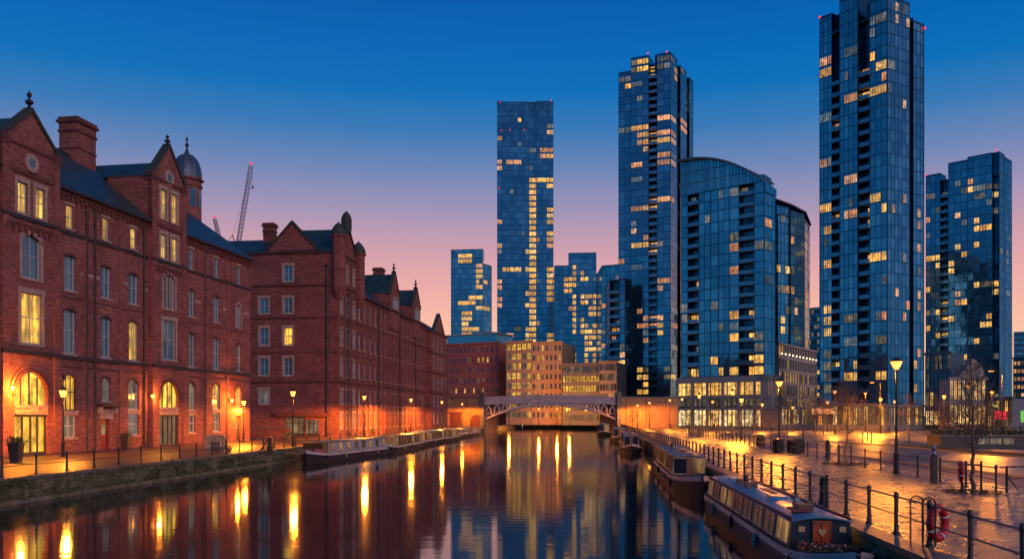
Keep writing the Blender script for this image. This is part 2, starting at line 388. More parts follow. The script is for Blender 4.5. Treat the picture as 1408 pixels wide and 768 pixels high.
# water
def watermat():
    m = mat('canal_water', (.004,.008,.014), .055); t = m.node_tree; b = t.nodes['Principled BSDF']
    b.inputs['IOR'].default_value = 3.0; b.inputs['Specular IOR Level'].default_value = .9
    g = t.nodes.new('ShaderNodeNewGeometry')
    mp = t.nodes.new('ShaderNodeMapping'); mp.inputs['Scale'].default_value = (.16, 1.5, 1); t.links.new(g.outputs['Position'], mp.inputs[0])
    n = noise(t, mp.outputs[0], .9, 2, .5); n2 = noise(t, mp.outputs[0], .12, 2)
    n3 = noise(t, mp.outputs[0], .05, 3)
    t.links.new(maprange(t, n3.outputs[0], .35, .65, .05, .085), b.inputs['Roughness'])
    bp = t.nodes.new('ShaderNodeBump'); bp.inputs['Strength'].default_value = .35; bp.inputs['Distance'].default_value = .018; t.links.new(n.outputs[0], bp.inputs['Height'])
    t.links.new(bp.outputs[0], b.inputs['Normal']); return m
M['water'] = watermat()
WZ = -1.35
mb = MB(); mb.poly([(-60,-72,WZ),(60,-72,WZ),(60,347,WZ),(-60,347,WZ)]); structure('water', mb, M['water'])
# quay walls
def quay(pts, side, label, name='quay_wall', ledge=True):
    c = pts[len(pts)//2]
    root = thing(name, (c[0], c[1], WZ), label, 'quay wall')
    w = MB(); cp = MB(); lg = MB()
    for a, b in zip(pts, pts[1:]):
        a = Vector(a); b = Vector(b); d = b-a; n = Vector((-d.y, d.x)).normalized()
        if side > 0: n = -n      # n points into the bank
        def q(o0, o1): return [tuple(a+n*o0), tuple(b+n*o0), tuple(b+n*o1), tuple(a+n*o1)] if side < 0 else [tuple(a+n*o1), tuple(b+n*o1), tuple(b+n*o0), tuple(a+n*o0)]
        w.prism(q(.02, .9), -2.2, -.14); cp.prism(q(-.08, .55), -.14, .03)
        if ledge: lg.prism(q(-.35, .02), -2.2, -1.12)
    w.build('wall_face', M['quay'], root); cp.build('coping', M['coping'], root)
    if ledge: lg.build('ledge', M['quay'], root)
    return root
quay(LQ, -1, 'mossy stone quay wall below the red brick warehouses', ledge=True)
quay(RQp, 1, 'dark stone quay wall beside the cobbled promenade boats', ledge=False)
mb = MB(); mb.box(4.2, 39.8, 345, 346, -2.2, 1.2); root = thing('canal_end_wall', (20,345,WZ), 'low dark wall closing the canal beyond the iron bridge', 'wall'); mb.build('wall_face', M['quay'], root)
mb = MB(); mb.box(4.2, 39.8, 344.8, 346.2, 1.2, 1.4); mb.build('coping', M['coping'], root)
# plants hanging on the left quay wall
mb = MB(); rr = random.Random(3)
lq0 = Wall(LQ[1], LQ[2]); 
for k in range(150):
    s = rr.random()**1.1*lq0.len-2; zz = rr.choice([-.2,-.5,-.95,-1.05]); 
    for j in range(rr.randint(14,40)):
        p = lq0.P(s+rr.gauss(0,.45), zz+rr.gauss(0,.13), .06+rr.random()*.26)
        u = Vector((rr.uniform(-1,1),rr.uniform(-1,1),rr.uniform(-1,1))).normalized()*.07; v = Vector((rr.uniform(-1,1),rr.uniform(-1,1),rr.uniform(-1,1))).normalized()*.07
        mb.poly([p-u, p+v, p+u, p-v])
M['leaf'] = noisemat('wall_plant_leaves', (.05,.09,.02), (.10,.10,.03), 4, .6)
tag(mb.build('wall_plants', M['leaf']), 'low green weeds and moss growing on the left quay wall', None, None, 'stuff')
# ---------------------------------------------------------------- brick building tools
def wall_with_openings(mb, W, s0, s1, z0, z1, ops, depth=.32, m=0):
    ops = [o for o in ops if o['s1'] > s0 and o['s0'] < s1 and o['z1'] > z0 and o['z0'] < z1]
    S = sorted({s0, s1, *[o['s0'] for o in ops], *[o['s1'] for o in ops]}); Z = sorted({z0, z1, *[o['z0'] for o in ops], *[o['z1'] for o in ops]})
    S = [x for x in S if s0 <= x <= s1]; Z = [x for x in Z if z0 <= x <= z1]
    for i in range(len(S)-1):
        j = 0
        while j < len(Z)-1:
            def hole(jj):
                cs = (S[i]+S[i+1])/2; cz = (Z[jj]+Z[jj+1])/2
                return any(o['s0'] < cs < o['s1'] and o['z0'] < cz < o['z1'] for o in ops)
            if hole(j): j += 1; continue
            k = j
            while k+1 < len(Z)-1 and not hole(k+1): k += 1
            mb.poly([W.P(S[i],Z[j]), W.P(S[i+1],Z[j]), W.P(S[i+1],Z[k+1]), W.P(S[i],Z[k+1])], m)
            j = k+1
    for o in ops:
        a, b, c, d = o['s0'], o['s1'], o['z0'], o['z1']; r = o.get('arch', 0)
        zs = d-r
        mb.poly([W.P(a,c), W.P(a,zs), W.P(a,zs,-depth), W.P(a,c,-depth)], m)
        mb.poly([W.P(b,c), W.P(b,c,-depth), W.P(b,zs,-depth), W.P(b,zs)], m)
        mb.poly([W.P(a,c), W.P(a,c,-depth), W.P(b,c,-depth), W.P(b,c)], m)
        if r <= 0: mb.poly([W.P(a,d), W.P(b,d), W.P(b,d,-depth), W.P(a,d,-depth)], m)
        else:
            n = 12; w = b-a; arc = []
            for k in range(n+1):
                t = pi-pi*k/n; arc.append((a+w/2+cos(t)*w/2, zs+sin(t)*r))
            for k in range(n):
                p, q = arc[k], arc[k+1]
                mb.poly([W.P(*p), W.P(*q), W.P(*q,-depth), W.P(*p,-depth)], m)
                mb.poly([W.P(*p), W.P(*q), W.P(q[0],d), W.P(p[0],d)], m) if k not in (0, n-1) else mb.poly([W.P(*p), W.P(*q), W.P(q[0],d), W.P(p[0],d)], m)
_cache = {}
def cached(key, fn):
    if key not in _cache: _cache[key] = fn()
    return _cache[key]
def sash_meshes(w, h, arch, style, litk):
    g = MB(); g.box(-w/2, w/2, .24, .30, 0, h); pane = g.mesh('pane', M[litk])
    f = MB(); t = .075
    f.box(-w/2, -w/2+t*1.3, .14, .24, 0, h); f.box(w/2-t*1.3, w/2, .14, .24, 0, h); f.box(-w/2+t*1.3, w/2-t*1.3, .14, .24, 0, t*1.4)
    if not arch: f.box(-w/2+t*1.3, w/2-t*1.3, .14, .24, h-t*1.2, h)
    if style in ('sash', 'stone', 'hall'):
        f.box(-w/2+t*1.3, w/2-t*1.3, .15, .235, h*.52-t/2, h*.52+t/2)
    nb = {'sash': 2, 'stone': 2, 'narrow': 1, 'hall': 3, 'triple': 3, 'door': 4}[style]
    for k in range(1, nb):
        x = -w/2+w*k/nb; f.box(x-.03, x+.03, .16, .232, t*1.4, h-t*1.2)
    if style == 'narrow': f.box(-w/2+t*1.3, w/2-t*1.3, .15, .235, h*.5-.04, h*.5+.04)
    fm = f.mesh('frame', M['framedk'] if style in ('hall', 'door') else M['frame'])
    s = MB()
    if style in ('stone', 'triple'):
        for sx in (-1, 1): s.box(min(sx*w/2, sx*(w/2+.28)), max(sx*w/2, sx*(w/2+.28)), -.05, .1, 0, h)
        if arch:
            n = 10
            for k in range(n):
                t0, t1 = pi-pi*k/n, pi-pi*(k+1)/n
                pts = [(cos(t0)*w/2, h-arch+sin(t0)*arch), (cos(t1)*w/2, h-arch+sin(t1)*arch), (cos(t1)*(w/2+.3), h-arch+sin(t1)*(arch+.3)), (cos(t0)*(w/2+.3), h-arch+sin(t0)*(arch+.3))]
                s.extr([(x, -.05, z) for x, z in pts], (0,.1,0))
        else: s.box(-w/2-.32, w/2+.32, -.07, .1, h, h+.38)
        if style == 'triple':
            for k in (1, 2): s.box(-w/2+w*k/3-.09, -w/2+w*k/3+.09, -.02, .14, 0, h-arch*.4)
    elif style != 'door' and style != 'hall':
        if arch:
            n = 8
            for k in range(n):
                t0, t1 = pi-pi*k/n, pi-pi*(k+1)/n
                pts = [(cos(t0)*w/2, h-arch+sin(t0)*arch), (cos(t1)*w/2, h-arch+sin(t1)*arch), (cos(t1)*(w/2+.22), h-arch+sin(t1)*(arch+.22)), (cos(t0)*(w/2+.22), h-arch+sin(t0)*(arch+.22))]
                s.extr([(x, -.035, z) for x, z in pts], (0,.035,0), 1)
        else: s.box(-w/2-.15, w/2+.15, -.045, .1, h, h+.24)
    sm = s.mesh('surround', [M['stone'], M['brickdk']]) if s.v else None
    s = MB(); s.box(-w/2-.16, w/2+.16, -.13, .14, -.18, 0); sl = s.mesh('sill', M['stone'])
    return pane, fm, sm, sl
def put_window(root, W, sc_, z0, w, h, arch=0, style='sash', lit='pane', name='window'):
    w = round(w, 2); h = round(h, 2); arch = round(arch, 2)
    p, f, s, sl = cached((w, h, arch, style, lit), lambda: sash_meshes(w, h, arch, style, lit))
    o = inst(name, p, root, W.P(sc_, z0), W.rz)
    sub('frame', f, o); sub('sill', sl, o)
    if s: sub('surround', s, o)
    return o
def op(sc_, w, z0, z1, arch=0): return dict(s0=sc_-w/2, s1=sc_+w/2, z0=z0, z1=z1, arch=arch)
def gable_top(mb, root, W, s0, s1, zf, zp, th=.55, m=0, steep=1.0):
    sm = (s0+s1)/2; cop = MB()
    mb.extr([W.P(s0,zf), W.P(s1,zf), W.P(sm,zp)], (-W.n.x*th, -W.n.y*th, 0), m)
    for a, b in ((s0-.25, sm), (s1+.25, sm)):   # sloping coping stones
        za = zf-.15; k = .28
        pts = [W.P(a,za,.14), W.P(b,zp+.05,.14), W.P(b,zp+.05+k*1.5,.14), W.P(a,za+k,.14)]
        if a > b: pts = pts[::-1]
        cop.extr(pts, (-W.n.x*(th+.28), -W.n.y*(th+.28), 0), 0)
    cop.build('gable_coping', M['moss'], root)
def finial(mb, p, h=1.5, r=.22):
    mb.lathe(p, [(r*1.1,0),(r*.7,h*.12),(r*.35,h*.25),(r*1.1,h*.38),(r*1.0,h*.48),(r*.3,h*.56),(r*.28,h*.64),(r*.7,h*.74),(r*.62,h*.84),(r*.2,h*.9),(.02,h)], 10)
def chimney(root, p, w, d, z0, z1, W, mat_='brick'):
    mb = MB()
    u = Vector((W.d.x, W.d.y, 0)); v = Vector((W.n.x, W.n.y, 0)); h = z1-z0
    def b(a, ww, dd, za, zb): mb.obox((p[0], p[1], (za+zb)/2), u*ww/2, v*-dd/2, (0,0,(zb-za)/2), a)
    b(0, w, d, z0, z1-1.5); b(1, w+.25, d+.25, z1-1.5, z1-1.3); b(0, w+.05, d+.05, z1-1.3, z1-.55); b(1, w+.45, d+.45, z1-.55, z1-.3); b(1, w+.2, d+.2, z1-.3, z1)
    b(1, w+.16, d+.16, z0+h*.45, z0+h*.45+.15)
    n = 3 if w > 2 else 2
    o = mb.build('chimney', [M[mat_], M['brickdk']], root)
    c = MB()
    for k in range(n*2): c.cyl(Vector((p[0],p[1],z1))+u*((k%n-(n-1)/2)*w/n*.9)+v*((k//n-.5)*d*.45), Vector((p[0],p[1],z1+.55))+u*((k%n-(n-1)/2)*w/n*.9)+v*((k//n-.5)*d*.45), .17, .14, 8)
    return o
def downpipe(root, W, s, z0, z1, r=.09, out=.14):
    mb = MB(); mb.cyl(W.P(s,z0,out), W.P(s,z1,out), r, r, 8); mb.cyl(W.P(s,z1-.5,out), W.P(s,z1,out), r*1.3, r*2.4, 6)
    z = z0+1
    while z < z1: W.box(mb, s-r*1.6, s+r*1.6, z, z+.12, 0, out); z += 2.8
    mb.build('drainpipe', M['pipe'], root)

# ---------------------------------------------------------------- warehouse 1 (left foreground)
def warehouse_one():
    k = (900-704)/F
    A = Vector((-39.9+k*(52-74.1), 52.0)); B = Vector((-39.9+k*(112.2-74.1), 112.2))
    W = Wall(A, B)
    root = thing('brick_warehouse', W.P(W.s_at(180), 0), 'large red brick warehouse with domed turret, lit arched doorways and two pointed gables', 'warehouse')
    S = W.s_at; EA = 23.4
    WB = W.shift(.45)                                   # projecting gable bays
    SB = WB.s_at
    g1 = (SB(2), SB(81)); g2 = (SB(208.6), SB(255))
    c0 = (g1[0]+g1[1])/2; c4 = (g2[0]+g2[1])/2
    wins = []; 
    def col(px, specs, wall=W):
        s = wall.s_at(px) if px else 0
        for sp_ in specs: wins.append((wall, s, *sp_))
    rg = random.Random(5)
    # (z0,z1,w,arch,style,lit)
    col(96, [(1.35,3.35,1.7,0,'sash','litdim'),(3.75,6.9,1.9,.6,'hall','lity'),(8.8,12.7,1.55,.25,'sash','pane'),(14.4,17.5,1.5,.22,'sash','pane'),(19.9,22.0,1.0,0,'narrow','lity')])
    col(145.5, [(4.7,6.9,1.2,.5,'sash','litdim'),(8.8,12.6,1.5,.25,'sash','pane'),(14.4,17.4,1.45,.22,'sash','pane'),(19.9,22.0,1.0,0,'narrow','lity')])
    col(183.5, [(1.4,3.5,1.7,0,'sash','litc'),(3.9,6.9,1.8,.7,'sash','litdim'),(8.8,12.6,1.5,.25,'sash','lity'),(14.4,17.4,1.5,.22,'sash','pane'),(19.9,22.0,1.0,0,'narrow','lity')])
    col(263, [(1.4,3.4,1.6,0,'sash','pane'),(3.9,7.0,1.7,.7,'sash','litdim'),(8.8,12.5,1.5,.2,'sash','pane'),(14.4,17.4,1.4,.2,'sash','pane'),(19.7,22.0,1.0,0,'narrow','pane')])
    col(297.5, [(1.4,3.6,1.7,0,'sash','litdim'),(4.0,7.1,1.7,.7,'sash','lity'),(8.8,12.5,1.5,.2,'sash','pane'),(14.4,17.4,1.4,.2,'sash','pane'),(19.7,22.0,1.0,0,'narrow','pane')])
    col(328, [(3.9,7.0,1.5,.7,'narrow','lity'),(8.9,12.3,1.1,.5,'narrow','pane'),(14.3,17.2,1.1,.55,'stone','pane'),(19.7,22.0,1.0,0,'narrow','pane')])
    for c, o2 in ((c0, 0), (c4, 1)):
        wins.append((WB, c, 9.2,13.4,2.5,0,'stone','lity' if not o2 else 'pane'))
        wins.append((WB, c, 14.6,18.2,2.2,.6,'stone' if not o2 else 'triple','pane'))
        for sx in (-1, 1):
            wins.append((WB, c+sx*1.05, 19.8,22.3,1.15,0,'stone','lity'))
            if o2: wins.append((WB, c+sx*1.05, 23.9,27.0,1.15,0,'stone','lity'))
    door_ops = {WB: [(c0, 3.9, 0.03, 6.9, 1.95), (c4, 3.7, .03, 6.9, 1.85)], W: [(S(145), 1.3, .03, 3.0, 0), (S(328), 1.3, .03, 3.3, 0)]}
    opsW = [op(s, w, z0, z1, a) for (ww, s, z0, z1, w, a, st, lt) in wins if ww is W]+[op(*d) for d in door_ops[W]]
    opsB = [op(s, w, z0, z1, a) for (ww, s, z0, z1, w, a, st, lt) in wins if ww is WB]+[op(*d) for d in door_ops[WB]]
    mb = MB()
    bounds = [0, W.s_at(2)-0, *[]]
    segs = [(0, g1[0]), (g1[1], g2[0]), (g2[1], W.len)]
    for a, b in segs: wall_with_openings(mb, W, a, b, 0, EA, opsW)
    wall_with_openings(mb, WB, g1[0], g1[1], 0, 25.4, opsB); wall_with_openings(mb, WB, g2[0], g2[1], 0, 28.0, opsB)
    gable_top(mb, root, WB, g1[0], g1[1], 25.4, 28.3); gable_top(mb, root, WB, g2[0], g2[1], 28.0, 31.7)
    for (g, zt) in ((g1, 25.4), (g2, 28.0)):
        for s in g:
            mb.poly([W.P(s,0), W.P(s,0,.45), W.P(s,zt,.45), W.P(s,zt)] if s == g[1] else [W.P(s,0,.45), W.P(s,0), W.P(s,zt), W.P(s,zt,.45)])
        # cheeks of the gable above the eaves
        for s in g:
            mb.poly([W.P(s,EA-1,.45), W.P(s,EA-1,-4.5), W.P(s,zt,-4.5), W.P(s,zt,.45)]); 
        # kneeler blocks
        for s in (g[0]+.3, g[1]-.3): cop = MB(); W.box(cop, s-.45, s+.45, zt-.5, zt+.35, -.3, .62, 0); cop.build('kneeler', M['brickdk'], root)
    DEP = 14
    # far end and back walls
    mb.poly([W.P(W.len,0), W.P(W.len,0,-DEP), W.P(W.len,EA,-DEP), W.P(W.len,EA)])
    mb.poly([W.P(W.len,0,-DEP), W.P(0,0,-DEP), W.P(0,EA,-DEP), W.P(W.len,EA,-DEP)])
    mb.poly([W.P(0,0,-DEP), W.P(0,0), W.P(0,EA), W.P(0,EA,-DEP)])
    mb.build('wall', [M['brick']], root)
    # roof
    rf = MB(); RZ = 29.5; hp = 6.0
    L_ = W.len
    rf.poly([W.P(0,EA-.1,.5), W.P(L_+.4,EA-.1,.5), W.P(L_-hp,RZ,-7), W.P(0,RZ,-7)])
    rf.poly([W.P(L_+.4,EA-.1,.5), W.P(L_+.4,EA-.1,-DEP-.5), W.P(L_-hp,RZ,-7)])
    rf.poly([W.P(L_+.4,EA-.1,-DEP-.5), W.P(0,EA-.1,-DEP-.5), W.P(0,RZ,-7), W.P(L_-hp,RZ,-7)])
    rf.poly([W.P(0,EA-.1,.5), W.P(0,RZ,-7), W.P(0,EA-.1,-DEP-.5)])
    for g, zf, zp in ((g1, 25.4, 28.0), (g2, 27.9, 30.2)):
        sm = sum(g)/2; bk = -9 if g is g2 else -5.5
        rf.poly([W.P(g[0]-.1,zf,.1), W.P(sm,zp,.1), W.P(sm,zp,bk), W.P(g[0]-.1,zf,bk)]); rf.poly([W.P(sm,zp,.1), W.P(g[1]+.1,zf,.1), W.P(g[1]+.1,zf,bk), W.P(sm,zp,bk)])
    roof = rf.build('roof', M['slate'], root)
    rd = MB()
    for k in range(int((L_-hp)/.6)): rd.obox(W.P(k*.6+.3, RZ+.08, -7), (W.d.x*.27,W.d.y*.27,0), (.1*W.n.x,.1*W.n.y,0), (0,0,.12))
    rd.build('ridge_tiles', M['slate'], root)
    # gutter, corbel table, strings
    tr = MB()
    for (a, b) in segs:
        W.box(tr, a, b, EA-.32, EA-.1, 0, .55, 1); W.box(tr, a, b, 22.75, 22.95, 0, .22, 0); 
        n = int((b-a)/.62)
        for i in range(n):
            s = a+(i+.5)*(b-a)/n; W.box(tr, s-.17, s+.17, 22.3, 22.75, 0, .2, 0)
            W.box(tr, s-.12, s+.12, 22.95, 23.08, 0, .34, 0)
        W.box(tr, a, b, 19.35, 19.6, 0, .16, 1); W.box(tr, a, b, 8.3, 8.62, 0, .22, 1); W.box(tr, a, b, 7.55, 7.72, 0, .08, 0)
        W.box(tr, a, b, 13.7, 13.82, 0, .05, 0)
    for g, zt in ((g1, 25.4), (g2, 28)):
        a, b = g
        for zz, h, o_, mi in ((19.3,.28,.18,1),(8.3,.34,.24,1),(22.95,.22,.12,0),(18.75,.2,.1,0),(zt-.2,.2,.12,0)): WB.box(tr, a-.05, b+.05, zz, zz+h, 0, o_, mi)
        for i in range(9):
            s = a+.5+(b-a-1)*i/8; WB.box(tr, s-.14, s+.14, 18.2, 18.75, 0, .14, 0)
    tr.build('string_courses', [M['brickdk'], M['pipe']], root)
    pl = MB()     # pilasters, plinth and pale stone blocks
    for (a, b) in segs:
        n = max(1, round((b-a)/1.6))
        for i in range(n+1):
            s = a+(b-a)*i/n
            if any(abs(s-q['s0']) < .45 or abs(s-q['s1']) < .45 or q['s0'] < s < q['s1'] for q in opsW if q['z0'] > 19): continue
            W.box(pl, s-.16, s+.16, 19.6, 22.3, 0, .14, 0)
    for px in (81, 116.5, 166, 205.5, 247+10, 281, 313):
        s = S(px); W.box(pl, s-.28, s+.28, 0, 19.3, 0, .1, 0)
    for g in (g1, g2):
        for s in (g[0]+.35, g[1]-.35): WB.box(pl, s-.34, s+.34, 0, (25 if g is g1 else 27.6), 0, .13, 0)
    for px in (118, 130, 170, 205, 247, 272, 310, 338):
        s = S(px); W.box(pl, s-.7, s+.7, 15.9+((px*7)%3)*.1, 16.2+((px*7)%3)*.1, 0, .025, 1)
    pl.build('pilasters', [M['brick'], M['stone']], root)
    for (ww, s, z0, z1, w, a, st, lt) in wins: put_window(root, ww, s, z0, w, z1-z0, a, st, lt)
    # round windows in the gables
    for c, z, r in ((c0, 24.15, .38), (c4, 28.5, .42)):
        q = MB(); q.cyl(WB.P(c,z,.02), WB.P(c,z,.05), r, r, 20); o = q.build('round_window', M['pane'], root)
        q = MB()
        for i in range(20):
            t0, t1 = 2*pi*i/20, 2*pi*(i+1)/20
            q.extr([WB.P(c+cos(t1)*r, z+sin(t1)*r, .1), WB.P(c+cos(t0)*r, z+sin(t0)*r, .1), WB.P(c+cos(t0)*(r+.4), z+sin(t0)*(r+.4), .1), WB.P(c+cos(t1)*(r+.4), z+sin(t1)*(r+.4), .1)], (-WB.n.x*.1,-WB.n.y*.1,0))
        q.build('frame', M['stone'], o)
    # arched doorways: fanlight, transom, glazed doors
    for c, w in ((c0, 3.9), (c4, 3.7)):
        q = MB(); WB.box(q, c-w/2, c+w/2, 4.2, 6.9, -.36, -.30); fan = q.build('fanlight', M['litarch'], root)
        q = MB()
        for t in (-.5, 0, .5): WB.box(q, c+t*w/2-.05, c+t*w/2+.05, 4.2, 6.9-abs(t)*.8, -.29, -.2)
        q.build('frame', M['framedk'], fan)
        q = MB(); WB.box(q, c-w/2, c+w/2, 3.4, 4.2, -.32, .02); WB.box(q, c-w/2, c+w/2, 3.95, 4.1, -.02, .12)
        for i in range(12): WB.box(q, c-w/2+.1+i*(w-.2)/12, c-w/2+.1+(i+.55)*(w-.2)/12, 3.5, 3.75, .02, .06)
        q.build('transom', M['stone'], root)
        q = MB(); WB.box(q, c-w/2, c+w/2, .1, 3.4, -.36, -.30); dr = q.build('door', M['litarch'] if c == c0 else M['litdim'], root)
        q = MB()
        for t in (-1, -.42, .08, .5, 1): WB.box(q, c+t*w/2-(.07 if abs(t)<1 else .12), c+t*w/2+(.07 if abs(t)<1 else .12), .1, 3.4, -.29, -.18)
        WB.box(q, c-w/2, c+w/2, .04, .3, -.29, -.16); WB.box(q, c-w/2, c+w/2, 3.2, 3.4, -.29, -.16)
        q.build('frame', M['framedk'], dr)
        q = MB(); n = 18
        for ring, (ri, ro, oo) in enumerate(((0,.32,.12),(.32,.62,.06))):
            for i in range(n):
                t0, t1 = pi*i/n, pi*(i+1)/n
                q.extr([WB.P(c+cos(t)*(w/2+rr_), 4.95+sin(t)*(1.95+rr_), oo) for t, rr_ in ((t1,ri),(t0,ri),(t0,ro),(t1,ro))], (-WB.n.x*oo,-WB.n.y*oo,0), ring % 2)
        q.build('archway', [M['brickdk'], M['brick']], root)
    # small red door with canopy, narrow door at the far end
    for px, w, h, mt, cn in ((145, 1.3, 3.0, 'doorred', True), (328, 1.3, 3.3, 'framedk', False)):
        c = S(px); q = MB(); W.box(q, c-w/2, c+w/2, .06, h, -.3, -.22); d = q.build('door', M[mt], root)
        q = MB(); W.box(q, c-.28, c+.28, 1.5, 2.5, -.22, -.2); q.build('door_glass', M['litdim'], d)
        q = MB()
        if cn:
            W.box(q, c-1.0, c+1.0, 3.0, 3.9, 0, .12, 0); W.box(q, c-1.4, c+1.4, 4.15, 4.35, 0, .75, 1)
            for sx in (-1.15, 1.15): W.box(q, c+sx-.12, c+sx+.12, 3.5, 4.15, 0, .5, 0)
            q.build('door_canopy', [M['stone'], M['pipe']], root)
    for px, z1 in ((118, 22), (129.5, 22.6), (197, 22.3), (281, 22.6)): downpipe(root, W, S(px), .1, z1)
    # chimney, dome turret
    p = W.P(0,0,-7); kk = (107-704)/F
    ch = W.shift(-7); s = ch.s_at(107); q = ch.P(s, 0); chimney(root, (q.x, q.y), 3.0, 2.0, 27.5, 33.4, W)
    s = ch.s_at(257); q = ch.P(s, 0); t = MB()
    q = Vector((q.x, q.y, 0)); rr_ = 1.75
    zb, zt = 24.5, zat(248, q.y)
    t.lathe((q.x,q.y,0), [(rr_,zb),(rr_,zt-.9),(rr_+.15,zt-.9),(rr_+.15,zt-.6),(rr_+.02,zt-.6),(rr_+.02,zt-.2),(rr_+.35,zt-.05),(rr_+.35,zt+.1)], 8)
    tu = t.build('turret', M['brick'], root)
    t = MB()
    for i in range(8):
        a = 2*pi*(i)/8; d = Vector((cos(a), sin(a), 0)); u = Vector((-d.y, d.x, 0))
        t.obox(Vector((q.x,q.y,zt-2.4))+d*(rr_*cos(pi/8)+.02), u*.36, d*.03, (0,0,1.15))
    t.build('turret_window', M['pane'], tu)
    t = MB(); H = zat(213, q.y)-zt; prof = [((rr_+.1)*cos(x)**.8 if x < 1.5 else .15, zt+.1+H*sin(x)) for x in [i*pi/2/9 for i in range(9)]]
    t.lathe((q.x,q.y,0), prof+[(.22,zt+H),(.3,zt+H+.3),(.1,zt+H+.7)], 16); t.build('dome', M['lead'], tu, smooth=False)
    t = MB(); finial(t, (q.x,q.y,zt+H+.4), 2.0, .22); t.build('finial', M['iron'], tu)
    for c, z in ((c0, 28.5), (c4, 31.9)):
        t = MB(); finial(t, WB.P(c, z, -.2), 1.7 if z < 30 else 1.25, .3); t.build('finial', M['iron'], root)
    return W, root
W1, root1 = warehouse_one()

